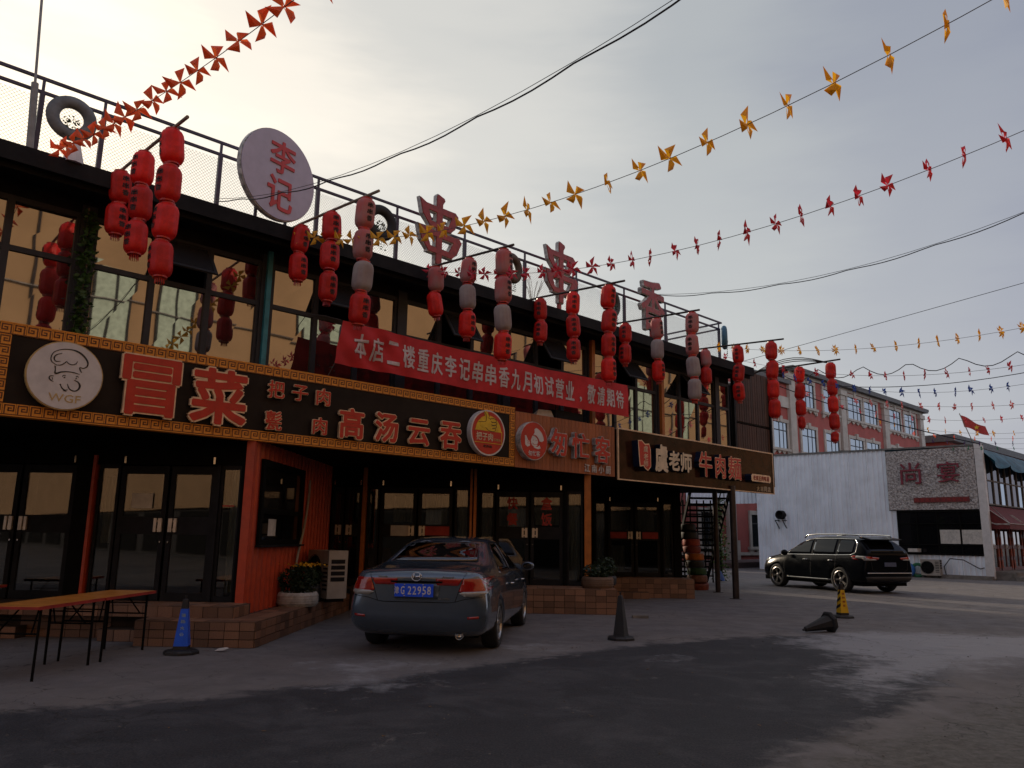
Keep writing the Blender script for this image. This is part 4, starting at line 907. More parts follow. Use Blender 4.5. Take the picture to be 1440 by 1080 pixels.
lantern_string('lantern string with a crumpled small last lantern against the pink building', 21.21, 10.32, 6.43, 4, 'rrrr', 1.2, last=(.72, .72, .75))
lantern_string('five-lantern string ending in a small one, rightmost of all', 21.21, 9.38, 6.42, 5, 'rrrrr', 2.4, last=(.75, .75, .62))

# ================================================================ PINWHEEL STRINGS AND CABLES
def pinmesh(m, nb=4):
    x = MB(); q_ = 3.4 / nb; ru = random.uniform
    for k in range(nb):
        a = 2 * math.pi * k / nb + ru(-.12, .12); ca, sa = math.cos(a), math.sin(a); cb, sb = math.cos(a + q_), math.sin(a + q_)
        l_ = ru(.85, 1.08); A = (ca * l_, ru(-.22, .12), sa * l_); Mm = (.62 * cb, ru(-.03, .12), .62 * sb); H = (0, -.12, 0); C = (0, 0, 0); B_ = (.42 * cb, -.20, .42 * sb)
        x.add([C, A, Mm, B_, H], [(0, 1, 2), (2, 1, 3), (1, 4, 3)])
    x.lathe([(0, -.16), (.05, -.14), (.05, -.10), (0, -.10)], 6, 'y'); return x.mesh('pinwheel', m)
PW = {k: [pinmesh(M['pw' + k], 5 if k in ('red', 'pink', 'blue') else 4) for _ in range(5)] for k in ('orange', 'yellow', 'red', 'pink', 'blue', 'purple', 'green')}
PW['spiky'] = [pinmesh(M['pwyellow'], 9) for _ in range(4)]
def cat(pts, s):
    """quadratic through points v -> z"""
    for (a, za), (b, zb) in zip(pts, pts[1:]):
        if (a - s) * (b - s) <= 0: break
    i = pts.index((a, za)); return za + (zb - za) * (s - a) / (b - a)
def parab(p0, p1, p2):
    (x0, y0), (x1, y1), (x2, y2) = p0, p1, p2
    return lambda x_: y0 * (x_ - x1) * (x_ - x2) / ((x0 - x1) * (x0 - x2)) + y1 * (x_ - x0) * (x_ - x2) / ((x1 - x0) * (x1 - x2)) + y2 * (x_ - x0) * (x_ - x1) / ((x2 - x0) * (x2 - x1))
OPPV = -3.4
def pin_string(kind, u, p0, p1, p2, step, label, R=.14, u2=None, v0=None, cordr=.004):
    f = parab(p0, p1, p2); v0 = v0 or p0[0]; ve = OPPV; u2 = u if u2 is None else u2
    U_ = lambda v: u + (u2 - u) * (v0 - v) / (v0 - ve)
    t = T('pinwheel_string', label, 'bunting', (u, v0, f(v0)), 'F', group='strings of pinwheels across the street')
    x = MB(); x.tube([(U_(v), v, f(v)) for v in [v0 + (ve - v0) * k / 30 for k in range(31)]], cordr, 4); t.part('cord', x, M['cord'])
    v = v0 - .1
    while v > ve + .2:
        r_ = R * random.uniform(.9, 1.08)
        t.put('pinwheel', random.choice(PW[kind]), (U_(v), v, f(v)), rot=(random.gauss(.1, .12), random.uniform(0, 6.28), random.gauss(.05, .16)), scale=(r_, r_, r_)); v -= step * random.uniform(.84, 1.16)
pin_string('orange', 2.19, (11.1, 6.4), (6.7, 5.42), (4.5, 5.1), .40, 'orange pinwheels strung overhead from above the chef sign', .155)
pin_string('yellow', 5.72, (11.1, 6.22), (5.6, 5.03), (1.2, 5.2), .37, 'yellow pinwheels strung from beside the round roof sign over the street', .158)
pin_string('red', 8.32, (11.1, 6.3), (5.0, 5.2), (1.6, 5.4), .36, 'crimson pinwheels strung from the first roof character across the sky', .155)
pin_string('spiky', 18.07, (11.1, 6.6), (5.8, 5.8), (4.0, 5.8), .43, 'spiky yellow rosettes strung from the blue tyre', .15)
pin_string('red', 18.38, (11.1, 6.4), (7.0, 5.27), (4.1, 5.1), .40, 'dark red pinwheels just below the spiky yellow string', .14)
pin_string('blue', 20.67, (11.1, 6.4), (7.7, 5.3), (4.7, 5.1), .40, 'blue pinwheels across the middle distance', .14)
pin_string('pink', 23.05, (11.1, 6.0), (8.2, 5.3), (5.3, 5.0), .44, 'pale pink pinwheels under the blue ones', .14)
pin_string('red', 25.53, (11.1, 5.9), (8.4, 5.2), (5.9, 5.0), .50, 'small red pinwheels under the pale pink ones', .13)
pin_string('yellow', 28.6, (11.1, 5.75), (8.4, 5.1), (6.2, 4.95), .50, 'small yellow pinwheels below the small red ones', .13)
pin_string('orange', 31.5, (11.0, 5.6), (8.6, 5.2), (6.4, 5.1), .62, 'tiny orange pinwheels above the stone-faced wall', .12)
pin_string('purple', 33.5, (11.0, 5.5), (8.6, 5.2), (6.4, 5.1), .60, 'tiny purple pinwheels, lower of the two rows by the flag', .12)
pin_string('green', 36.5, (11.2, 5.45), (9.4, 5.35), (7.2, 5.1), .55, 'tiny green pinwheels level with the white wall top', .12)
def cable(label, pts, r, frame='F', n=5, m='cable', extra=None):
    x = MB(); x.tube(pts, r, n)
    if extra: x.tube(extra, r * .5, 4)
    single('overhead_cable', x, M[m], label, 'cable', pts[0], frame, group='cables across the sky')
def samp(u, f, v0, v1, n=24, w_=0, per=1.3): return [(u, v0 + (v1 - v0) * k / n, f(v0 + (v1 - v0) * k / n) - w_ * abs(math.sin(math.pi * (v0 + (v1 - v0) * k / n) / per))) for k in range(n + 1)]
f = parab((11.1, 6.42), (7.0, 5.52), (3.5, 5.38)); cable('thick dark cable drooping across the round sign to the top of the sky', samp(4.4, f, 11.3, OPPV, 60, .035), .008, extra=samp(4.4, lambda v: f(v) + .012, 11.3, OPPV))
f = parab((11.1, 7.5), (7.1, 7.02), (3.2, 7.32)); cable('double black cable right of the rightmost roof letter', samp(15.66, f, 11.4, OPPV, 60, .04, 1.6), .010, extra=samp(15.66, lambda v: f(v) + .015, 11.4, OPPV))
f = parab((11.1, 7.3), (7.2, 7.7), (4.8, 7.95)); cable('thin wire rising to the right above the spiky yellow string', samp(22.27, f, 13, OPPV), .008)
f = parab((11.1, 6.5), (8.2, 6.28), (4.9, 6.12)); cable('wavy black cable dipping between its ties above the blue pinwheels', samp(21.76, f, 11.5, OPPV, 80, .30, 1.25), .012)
f = parab((11.1, 6.6), (8.4, 6.28), (5.8, 6.3)); cable('thin black wire just above the blue pinwheels', samp(25.64, f, 11.5, OPPV), .012)
f = parab((11.1, 6.0), (9.4, 5.2), (6.1, 3.95)); cable('black cable sloping down in front of the pink building', samp(21.69, f, 11.5, 6.0), .014)

# ================================================================ WHITE END BUILDING
WU = 38.0
wb = T('white_metal_building', 'white corrugated metal building with a crushed stone panel and dark shop window', 'building', (WU, 15, 0), 'F')
def Q(v): return v
RV = math.pi / 2
def wpart(name, mb, mats, par=None, **k): return wb.part(name, mb, mats, par=par, **k)
def corr_v(mb, v0, v1, z0, z1, u=WU, pitch=.225, dep=.045):
    n = max(1, round((v1 - v0) / pitch)); p = (v1 - v0) / n; ys = []
    for i in range(n):
        a = v0 + i * p; ys += [(a, 0), (a + p * .6, 0), (a + p * .7, -dep), (a + p * .9, -dep)]
    ys.append((v1, 0)); m = len(ys)
    mb.add([(u + d, y, z) for z in (z0, z1) for y, d in ys], [(i, i + 1, m + i + 1, m + i) for i in range(m - 1)])
def zt(v): return 5.72 + .016 * (v - 10.4)
v = 14.5
while v < 20.9:          # wall sheets left of the stone panel
    x = MB(); corr_v(x, v, min(v + .9, 21.2) - .006, .06, zt(v + .45)); wpart('wall_sheet', x, M['corr']); v += .9
v = 10.72
while v < 14.4:
    x = MB(); corr_v(x, v, min(v + .9, 14.5) - .006, .06, .98); wpart('wall_sheet', x, M['corr']); v += .9
x = MB(); corr_v(x, 14.18, 14.5, .98, 2.93); wpart('wall_sheet', x, M['corr'])
x = MB(); x.box(WU + .05, WU + .12, 10.5, 21.2, 0, 5.68); x.box(WU + .12, 60, 21.1, 21.2, 0, 5.7); x.box(WU + .12, 60, 10.85, 21.1, 5.60, 5.66); wpart('inner_wall', x, M['inside'])
x = MB(); x.add([(WU - .09, 10.40, 0), (WU - .09, 10.72, 0), (WU + .1, 10.72, 0), (WU + .1, 10.40, 0), (WU - .09, 10.40, 5.78), (WU - .09, 10.72, 5.78), (WU + .1, 10.72, 5.78), (WU + .1, 10.40, 5.78)], [(0, 1, 5, 4), (1, 2, 6, 5), (2, 3, 7, 6), (3, 0, 4, 7), (4, 5, 6, 7)]); wpart('corner_trim', x, M['white'])
x = MB(); x.add([(WU - .08, 10.4, 5.76), (WU + .15, 10.4, 5.76), (WU + .15, 21.2, 5.93), (WU - .08, 21.2, 5.93), (WU - .08, 10.4, 5.68), (WU - .08, 21.2, 5.85), (WU + .15, 21.2, 5.85), (WU + .15, 10.4, 5.68)], [(0, 1, 2, 3), (0, 3, 5, 4), (1, 0, 4, 7), (2, 1, 7, 6), (3, 2, 6, 5)]); wpart('roof_edge', x, M['roofgrey'])
x = MB(); x.box(WU - .25, WU + .1, 10.4, 21.2, 0, .06); x.box(WU - .35, WU + .0, 10.42, 14.2, 0, .16); wpart('plinth', x, M['concrete'])
x = MB(); x.grid(lambda a, b_: (WU - .10 + random.uniform(-.02, .02), 10.74 + (14.46 - 10.74) * a, 2.96 + (5.66 - 2.96) * b_), 70, 50); wpart('stone_panel', x, M['stone'])
x = MB(); x.box(WU - .08, WU, 10.74, 14.46, 2.96, 5.66); wpart('panel_backing', x, M['concrete'])
def wtext(ch, v_, z, w_, h_, m, depth, bold, off):
    me = textmesh(ch, depth, bold, m, m, w_, h_); wb.put('letter', me, (WU - off, v_, z), rot=(0, 0, -RV))
wtext('尚', 13.38, 4.60, .86, .96, mat('maroon neon tube', (.20, .012, .03), .4), .05, -.004, .17); wtext('宴', 11.80, 4.60, .90, .90, MATS['maroon neon tube'], .05, -.004, .17)
x = MB(); x.box(WU - .16, WU - .12, 11.06, 13.34, 3.28, 3.50); nb_ = wpart('name_strip', x, M['maroon'])
for k in range(10): wb.put('bar', textmesh('尚宴酒店欢迎宾客光临'[k], .004, .01, M['redfade'], None, .14, .15), (WU - .164, 13.2 - k * .22, 3.39), rot=(0, 0, -RV))
x = MB()
for q in ((10.62, 14.16, .99, 1.07), (10.62, 14.16, 2.86, 2.94), (10.62, 10.70, 1.07, 2.86), (14.08, 14.16, 1.07, 2.86), (10.70, 14.08, 1.40, 1.46), (10.70, 14.08, 2.32, 2.37), (11.52, 11.57, 1.07, 2.86), (12.44, 12.50, 1.07, 2.86), (13.3, 13.35, 1.07, 2.86)): x.box(WU - .08, WU - .02, q[0], q[1], q[2], q[3])
sw_ = wpart('shop_window', x, M['black']); x = MB(); x.box(WU - .04, WU - .03, 10.7, 14.08, 1.07, 2.86); wpart('pane', x, M['carglassdark'], par=sw_)
for a, b_ in ((11.58, 12.38), (10.72, 11.50)):
    x = MB(); x.box(WU - .088, WU - .084, a, b_, 1.48, 2.08); x.cur = 1; strk = MB()
    for k in range(7):
        zz = 1.6 + .06 * k; x.box(WU - .090, WU - .088, a + .1 + .03 * (k % 3), b_ - .12 - .05 * ((k * 7) % 4), zz, zz + .012)
    wpart('poster', x, [M['paper'], M['whiteside']], par=sw_)
x = MB(); x.box(WU - .6, WU - .15, 13.2, 13.6, 1.1, 1.25); wpart('window_tray', x, M['paper'], par=sw_)
# exhaust duct
dt = T('exhaust_duct', 'round black exhaust fan duct on brackets on the white wall', 'duct', (WU, 19.8, 2.7), 'F')
x = MB(); x.lathe([(.22, 0), (.22, -.35), (.19, -.35), (.19, -.1), (0, -.1)], 20, 'x', (WU, 19.8, 2.8)); dt.part('duct', x, M['steel'], smooth=True)
for vv in (19.6, 20.0):
    x = MB(); x.box(WU - .4, WU, vv - .02, vv + .02, 2.5, 2.54); x.add([(WU - .4, vv - .02, 2.5), (WU - .36, vv - .02, 2.5), (WU, vv - .02, 2.14), (WU, vv - .02, 2.1), (WU - .4, vv + .02, 2.5), (WU - .36, vv + .02, 2.5), (WU, vv + .02, 2.14), (WU, vv + .02, 2.1)], [(0, 1, 2, 3), (4, 7, 6, 5), (0, 3, 7, 4), (1, 5, 6, 2)]); dt.part('bracket', x, M['steel'])
# lower white lean-to to the left, behind
ln = T('white_lean_to', 'pale metal fascia spanning the passage left of the white building', 'canopy', (38.5, 22.5, 3.6), 'F')
x = MB(); corr_v(x, 21.2, 26.0, 3.45, 4.9, u=38.6); ln.part('fascia', x, M['corr']); x = MB(); x.box(38.7, 42, 21.2, 26, 4.8, 4.9); ln.part('roof', x, M['roofgrey'])
# outdoor AC, tyres and pipe at the wall foot
def ac_unit(label, pos, frame, rz, s=1.0):
    t = T('air_conditioner', label, 'air conditioner', pos, frame, rz=rz, local=True)
    w_, d_, h_ = .82 * s, .32 * s, .78 * s
    x = MB(); x.box(-w_ / 2, w_ / 2, 0, d_, .06, h_); t.part('casing', x, M['acwhite'])
    x = MB(); x.box(-w_ / 2 + .05, -w_ / 2 + .11, .02, d_ - .02, 0, .06); t.part('foot', x, M['steel']); x = MB(); x.box(w_ / 2 - .11, w_ / 2 - .05, .02, d_ - .02, 0, .06); t.part('foot', x, M['steel'])
    x = MB()
    for k in range(9):
        r = .045 + k * .031; x.torus(r * s, .005, 'y', (-.12 * s, -.012, h_ / 2 + .03), 22, 4)
    for k in range(8):
        a = k * math.pi / 4; x.tube([(-.12 * s, -.012, h_ / 2 + .03), (-.12 * s + .29 * s * math.cos(a), -.012, h_ / 2 + .03 + .29 * s * math.sin(a))], .005, 4)
    t.part('fan_grille', x, M['steel'])
    x = MB(); x.lathe([(0, -.004), (.28 * s, -.004), (.28 * s, .0)], 24, 'y', (-.12 * s, 0, h_ / 2 + .03)); t.part('fan_opening', x, M['black'])
    x = MB()
    for k in range(7): x.box(w_ / 2 - .19 * s, w_ / 2 - .03, -.006, 0, .2 + k * .07, .23 + k * .07)
    for k in range(4): x.box(w_ / 2, w_ / 2 + .006, .05, d_ - .05, .35 + k * .1, .42 + k * .1)
    t.part('louvre', x, M['steel'])
    return t
ac_unit('weathered outdoor unit with round fan grille at the foot of the white wall', (WU - .55, 12.75, .05), 'F', -RV, .95)
def tyre(label, pos, R, m, frame='F', rz=0, tilt=RV, grp=None, w_=.2, rim=None):
    x = MB(); x.lathe([(R * .58, -w_ * .42), (R * .70, -w_ * .5), (R * .93, -w_ * .48), (R, -w_ * .3), (R * .985, -w_ * .1), (R, -w_ * .02), (R * .985, w_ * .1), (R, w_ * .3), (R * .93, w_ * .48), (R * .70, w_ * .5), (R * .58, w_ * .42), (R * .62, 0)], 30, closed=True)
    o = single('tyre', x, m, label, 'tyre', (0, 0, 0), frame, group=grp, smooth=True); o.location = Matrix.Rotation(FR[frame], 3, 'Z') @ Vector(pos); o.rotation_euler = (tilt, 0, FR[frame] + rz); return o
tyre('blue painted tyre standing against the foot of the white wall', (WU - .45, 13.75, .31), .33, tyrem('bright blue tyre', (.015, .13, .42)), rz=-RV + .15, grp='painted tyres by the white wall')
tyre('green painted tyre half behind the blue one at the white wall', (WU - .3, 13.35, .31), .32, tyrem('green tyre', (.02, .16, .07)), rz=-RV + .15, grp='painted tyres by the white wall')
tyre('orange painted tyre peeking out behind the black car', (WU - .4, 14.35, .31), .32, tyrem('orange tyre', (.40, .09, .015)), rz=-RV + .1, grp='painted tyres by the white wall')
x = MB(); x.tube([(WU - .3, 12.2, .1), (WU - .35, 12.25, .5), (WU - .3, 12.0, .85), (WU - .2, 11.5, .8), (WU - .15, 11.0, .5), (WU - .12, 10.9, .45), (WU - .1, 10.75, .5)], .02, 6); single('refrigerant_pipe', x, M['steel'], 'bent grey pipe running along the white wall to its corner', 'pipe', (WU - .3, 12.2, .1), 'F')
# red flag with a yellow star
fg = T('flag', 'red flag with a yellow star on a leaning stick on the white roof', 'flag', (WU + .3, 10.9, 5.7), 'F')
x = MB(); x.tube([(WU + .3, 10.75, 5.6), (WU + .25, 11.25, 7.2)], .018, 6); fg.part('flag_pole', x, M['bamboo'])
def fl_(a, b_): return (WU + .25 + .05 * math.sin(a * 6), 11.22 - .95 * a - .12 * b_, 7.12 - .62 * a - .55 * b_ * (1 - .25 * a) + .04 * math.sin(a * 7))
x = MB(); x.grid(fl_, 12, 6); c_ = fg.part('flag_cloth', x, M['redface'])
x = MB(); P_ = []
for k in range(10):
    r_ = .12 if k % 2 == 0 else .05; a = math.pi / 2 + k * math.pi / 5; c0 = fl_(.6, .45); P_.append((c0[0] - .05, c0[1] + r_ * math.cos(a), c0[2] + r_ * math.sin(a)))
x.add(P_ + [(fl_(.6, .45)[0] - .05, fl_(.6, .45)[1], fl_(.6, .45)[2])], [(k, (k + 1) % 10, 10) for k in range(10)]); fg.part('star', x, M['yellowp'])

# ================================================================ STREET BUILDING BEYOND (glass front, awning)
sb = T('glazed_shop_building', 'two-storey glazed shop at the right edge with green tarp and maroon awning', 'building', (41, 10.7, 0), 'F')
V0 = 10.75
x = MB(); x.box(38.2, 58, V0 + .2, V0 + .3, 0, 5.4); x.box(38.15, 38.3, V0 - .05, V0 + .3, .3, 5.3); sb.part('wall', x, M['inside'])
x = MB(); x.box(38.2, 58, V0 - 1.1, V0 + .2, 0, .35); x.box(38.0, 58, V0 - 1.6, V0 - 1.1, 0, .17); sb.part('step', x, M['concrete'])
for k in range(14):
    a = 38.35 + k * .95
    x = MB(); x.box(a, a + .07, V0 - .03, V0 + .1, 3.2, 5.3); x.box(a + .07, a + .95, V0 - .02, V0 + .08, 4.25, 4.31); x.box(a + .07, a + .95, V0 - .02, V0 + .08, 3.2, 3.26)
    wn = sb.part('window', x, mat('grey window frame', (.14, .12, .10), .6))
    x = MB(); x.box(a + .07, a + .95, V0 + .02, V0 + .03, 3.26, 4.25); sb.part('pane', x, M['sashglass' if k % 3 else 'redglass'], par=wn)
    x = MB(); x.box(a + .07, a + .95, V0 + .02, V0 + .03, 4.31, 5.3); sb.part('pane', x, M['sashglass'], par=wn)
x = MB(); x.add([(38.3, V0 - 1.0, 2.35), (56, V0 - 1.0, 2.35), (56, V0, 3.15), (38.3, V0, 3.15), (38.3, V0 - 1.0, 2.12), (56, V0 - 1.0, 2.12), (38.3, V0, 2.12)], [(0, 1, 2, 3), (4, 5, 1, 0), (6, 4, 0, 3)]); aw = sb.part('awning', x, M['maroon'])
x = MB()
for L in ([(38.3, V0 - 1.01, 2.35), (56, V0 - 1.01, 2.35)], [(38.29, V0 - 1.0, 2.36), (38.29, V0, 3.16)], [(38.29, V0 - 1.0, 2.36), (38.29, V0 - .5, 2.3), (38.29, V0, 2.6)], [(38.29, V0, 2.4), (38.29, V0 - 1.0, 2.30)], [(38.3, V0 - 1.01, 2.36), (39.6, V0 - .02, 3.16)], [(40.4, V0 - .9, 2.44), (40.4, V0 - .5, 2.78)], [(40.7, V0 - .9, 2.44), (40.7, V0 - .5, 2.78)]): x.tube(L, .016, 4)
sb.part('awning_piping', x, M['paper'], par=aw)
for k in range(7):
    a = 38.45 + k * 1.9
    for q, (m_, w_) in enumerate((('redpaper', .14), ('steel', .06))):
        pass
    x = MB(); x.box(a, a + .22, V0 - .02, V0 + .06, .35, 2.3); x.box(a + 1.5, a + 1.72, V0 - .02, V0 + .06, .35, 2.3); x.box(a + .22, a + 1.5, V0 - .01, V0 + .05, 2.15, 2.3); x.box(a + .22, a + 1.5, V0 - .01, V0 + .05, .35, .5); x.box(a + .82, a + .90, V0 - .01, V0 + .05, .5, 2.15); x.box(a + .22, a + 1.5, V0 - .01, V0 + .05, 1.28, 1.45)
    dd = sb.part('door', x, mat('red timber door', (.16, .03, .02), .5)); x = MB(); x.box(a + .22, a + 1.5, V0 + .02, V0 + .03, .5, 2.15); sb.part('pane', x, M['upglass'], par=dd)
    x = MB()
    for z in (.45, .95, 1.45, 1.95):
        x.box(a + .03, a + .19, V0 - .03, V0 - .02, z, z + .35); x.box(a + 1.53, a + 1.69, V0 - .03, V0 - .02, z, z + .35)
    sb.part('red_couplet', x, mat('faded red paper', (.42, .12, .08), .8), par=dd)
    x = MB(); x.box(a + .74, a + .79, V0 - .05, V0 - .02, 1.3, 1.5); x.box(a + .93, a + .98, V0 - .05, V0 - .02, 1.3, 1.5); sb.part('handle', x, M['handle'], par=dd)
def tp(a, b_):
    u = 38.1 + 19 * a; return (u, V0 - .12 - .55 * b_ - .1 * math.sin(u * 2.7) * b_, 5.62 - .55 * b_ * (1 + .55 * abs(math.sin(u * 1.15 + .4))) - .10 * a)
x = MB(); x.grid(tp, 70, 6); x.add([(38.1, V0 - .12, 5.62), (57.1, V0 - .12, 5.5), (57.1, V0 + 6, 5.9), (38.1, V0 + 6, 5.9)], [(0, 1, 2, 3)])
single('tarpaulin', x, M['tarp'], 'blue-green tarpaulin sagging over the roof edge at the right side', 'tarpaulin', (41, V0, 5.5), 'F')

# ================================================================ PINK BUILDING BEHIND
pb = T('pink_building', 'tall dusty pink building with cream window surrounds and pilasters', 'building', (60, 27.3, 0), 'F')
PV = 27.3
x = MB(); x.box(54.4, 81.4, PV, PV + .35, 0, 14.0); x.box(81.05, 81.4, PV + .35, 42, 0, 14.0); x.box(36, 54.4, PV - .0, PV + .35, 0, 12.9); x.box(54.4, 81, 41.6, 42, 0, 14); pb.part('wall', x, M['pinkwall'])
x = MB(); x.box(54.2, 82.0, PV - .5, 42.5, 14.15, 14.38); x.box(54.3, 81.8, PV - .5, PV, 14.0, 14.15); x.box(36, 54.2, PV - .3, 41, 12.9, 13.2); pb.part('roof', x, M['roofgrey'])
for q in ((36, 54.25, .14, 11.1, 11.9), (36, 54.3, .12, .55, .75), (54.4, 81.4, .10, 13.75, 14.0)):
    x = MB(); x.box(q[0], q[1], PV - q[2], PV, q[3], q[4]); pb.part('cornice', x, M['trim'])
for u in (54.4, 63.1, 71.9, 80.6, 45.4):
    x = MB(); x.box(u - .45, u + .45, PV - .25, PV, .3, 13.75 if u > 54 else 11.1); x.box(u - .6, u + .6, PV - .35, PV, 0, 1.5); x.box(u - .6, u + .6, PV - .35, PV, 13.3, 13.7) if u > 54 else None; pb.part('pilaster', x, M['trim'])
def pwin(u0, u1, z0, z1):
    x = MB(); t_ = .28
    x.box(u0 - t_, u0, PV - .10, PV, z0, z1); x.box(u1, u1 + t_, PV - .10, PV, z0, z1); x.box(u0 - t_, u1 + t_, PV - .12, PV, z1, z1 + .26); x.box(u0 - .5, u1 + .5, PV - .2, PV, z0 - .18, z0)
    mid = (u0 + u1) / 2; x.box(mid - .18, mid + .18, PV - .2, PV, z1, z1 + .45)
    n_ = 4
    for k in range(n_):
        a = u0 - .4 + (u1 - u0 + .8) * k / n_; b2 = (u1 - u0 + .8) / n_; x.prism([(a, z0 - .18), (a + b2 * .5, z0 - .42), (a + b2, z0 - .18)], PV - .12, PV)
    for a in (u0 - t_ - .1, u1 + t_ - .12): x.box(a, a + .22, PV - .14, PV, z0 - .5, z0)
    s_ = pb.part('window', x, M['trim'])
    x = MB(); x.box(u0, u1, PV - .03, PV - .01, z0, z1); pb.part('pane', x, M['redglass'], par=s_)
    x = MB()
    for q in ((u0, u0 + .06), (u0 + (u1 - u0) * .42, u0 + (u1 - u0) * .42 + .08), (u0 + (u1 - u0) * .72, u0 + (u1 - u0) * .72 + .06), (u1 - .06, u1)): x.box(q[0], q[1], PV - .05, PV - .03, z0, z1)
    x.box(u0, u1, PV - .05, PV - .03, z1 - .62, z1 - .55); pb.part('sash', x, M['frame'], par=s_)
for row, (z0, z1) in enumerate(((11.55, 13.4), (8.05, 9.9), (4.55, 6.4), (1.1, 3.0))):
    for u0, w_ in ((55.9, 2.3), (59.9, 2.3), (64.3, 2.6), (67.6, 2.6), (73.0, 2.6), (76.6, 2.6)):
        if row == 0 or row == 1 or row == 3 and u0 < 60: pwin(u0, u0 + w_, z0, z1)
        elif row == 2 and u0 < 58: pwin(u0, u0 + w_, z0, z1)
for u0 in (51.6, 48.0, 42.0):
    for z0, z1 in ((8.05, 9.95), (4.55, 6.4), (1.1, 3.2)): pwin(u0, u0 + 2.0, z0, z1)
pf = MB(); pf.box(36, 56, PV - 4.0, PV - .3, 0, .30); single('pavement', pf, mat('brick paving', (.16, .11, .10), .8, var=.3, scale=20), None, None, (40, PV - 2, 0), 'F', kind='structure')
lb = T('low_pink_building', 'low pink building with grey roof just visible over the white roof', 'building', (92, 27, 0), 'F')
x = MB(); x.box(86, 125, 26.5, 34, 0, 11.6); lb.part('wall', x, M['pinkwall']); x = MB(); x.box(85.5, 126, 25.8, 35, 11.6, 12.3); lb.part('roof', x, M['roofgrey'])

# ================================================================ BUILDING ACROSS THE STREET (behind the camera, seen mirrored in the windows)
ob = T('tan_building', 'tall plain tan building across the street mirrored in the upper windows', 'building', (20, OPPV - 1, 0), 'F')
x = MB(); x.box(-110, 60, OPPV - 8, OPPV, 3.0, 14.5); ob.part('wall', x, M['tan']); x = MB(); x.box(-110, 60, OPPV - 8, OPPV - .4, 0, 3.0); ob.part('shop_level', x, mat('dark shop level', (.035, .03, .028), .8))
for u0, u1, z0, z1 in ((7.0, 8.2, 7.2, 10.2), (9.0, 10.2, 7.0, 10.0), (14.6, 17.0, 6.6, 10.2), (21.5, 23, 6.5, 9.6), (28, 30, 6.5, 9), (35, 37.5, 6.5, 10.5), (40, 41.2, 6.5, 10.5)):
    x = MB(); x.box(u0, u1, OPPV, OPPV + .03, z0, z1); x.cur = 1; x.box(u0 - .08, u0, OPPV, OPPV + .08, z0, z1); x.box((u0 + u1) / 2 - .04, (u0 + u1) / 2 + .04, OPPV + .03, OPPV + .06, z0, z1); x.box(u1, u1 + .08, OPPV, OPPV + .08, z0, z1); ob.part('window', x, [M['palegreen'], M['steel']])
x = MB(); x.tube([(-8, OPPV + .1, 9.0), (60, OPPV + .1, 8.7)], .03, 5); x.tube([(-8, OPPV + .1, 6.8), (60, OPPV + .1, 6.9)], .025, 5)
for u in (5.2, 12.4, 26.5, 33, 39): x.tube([(u, OPPV + .08, 3), (u, OPPV + .08, 14)], .05, 6)
ob.part('pipe', x, M['darkpole'])
x = MB()
for k in range(26): x.box(-108 + k * 6.5, -103 + k * 6.5, OPPV - .35, OPPV - .3, .2, 2.8)
ob.part('shop_front', x, M['inside'])

br = T('back_row_backdrop', 'low dark backdrop block behind the restaurant row, added for car reflections', 'building', (12, 31, 0), 'F')  # hidden block, added to darken what the SUV's side reflects
x = MB(); x.box(-30, 35.5, 31, 38, 0, 5.6); br.part('wall', x, mat('dark brown render', (.05, .042, .036), .9)); x = MB(); x.box(-30.3, 35.8, 30.7, 38.3, 5.6, 5.8); br.part('roof', x, M['roofgrey'])

# ================================================================ CARS
def car_shell(st):
    """st rows: y, zb, wb, zm, wm, zs, ws, zt, wt  -> smooth body mesh (bmesh)"""
    bm = bmesh.new(); rings = []
    for (y, zb, wb, zm, wm, zs, ws, zt, wt) in st:
        half = [(0, zb), (wb * .6, zb), (wb, zb + .015), (wm, zb + (zm - zb) * .45), (wm, zm), (ws, zs - .03), (ws - .025, zs), (ws + (wt - ws) * .12 - .015, zs + (zt - zs) * .12), (ws + (wt - ws) * .52, zs + (zt - zs) * .52), (wt + .02, zt - (zt - zs) * .10 - .01), (wt - .03, zt - .004), (wt * .6, zt + .018), (0, zt + .028)]
        prof = [(-x, z) for x, z in reversed(half[1:-1])]
        rings.append([bm.verts.new((x, y, z)) for x, z in half + prof])
    n = len(rings[0])
    for a, b in zip(rings, rings[1:]):
        for k in range(n): bm.faces.new((a[k], a[(k + 1) % n], b[(k + 1) % n], b[k]))
    for r, flip in ((rings[0], False), (rings[-1], True)):
        m = len(r); hl = (m) // 2   # bridge left/right points into rows of quads
        for k in range(hl):
            i0, i1 = k, k + 1; j0, j1 = (m - k) % m, (m - k - 1) % m
            q = [r[i0], r[i1], r[j1], r[j0]]; q2 = []
            for v in q:
                if v not in q2: q2.append(v)
            if len(q2) >= 3: bm.faces.new(q2 if flip else q2[::-1])
    bmesh.ops.recalc_face_normals(bm, faces=bm.faces)
    me = bpy.data.meshes.new('body'); bm.to_mesh(me); bm.free()
    o = bpy.data.objects.new('body', me); COL.objects.link(o)
    md = o.modifiers.new('s', 'SUBSURF'); md.levels = 2; md.render_levels = 2
    dg = bpy.context.evaluated_depsgraph_get(); me2 = bpy.data.meshes.new_from_object(o.evaluated_get(dg))
    o.modifiers.clear(); o.data = me2; return o
def bvh_of(me):
    return BVHTree.FromPolygons([v.co.copy() for v in me.vertices], [tuple(p.vertices) for p in me.polygons])
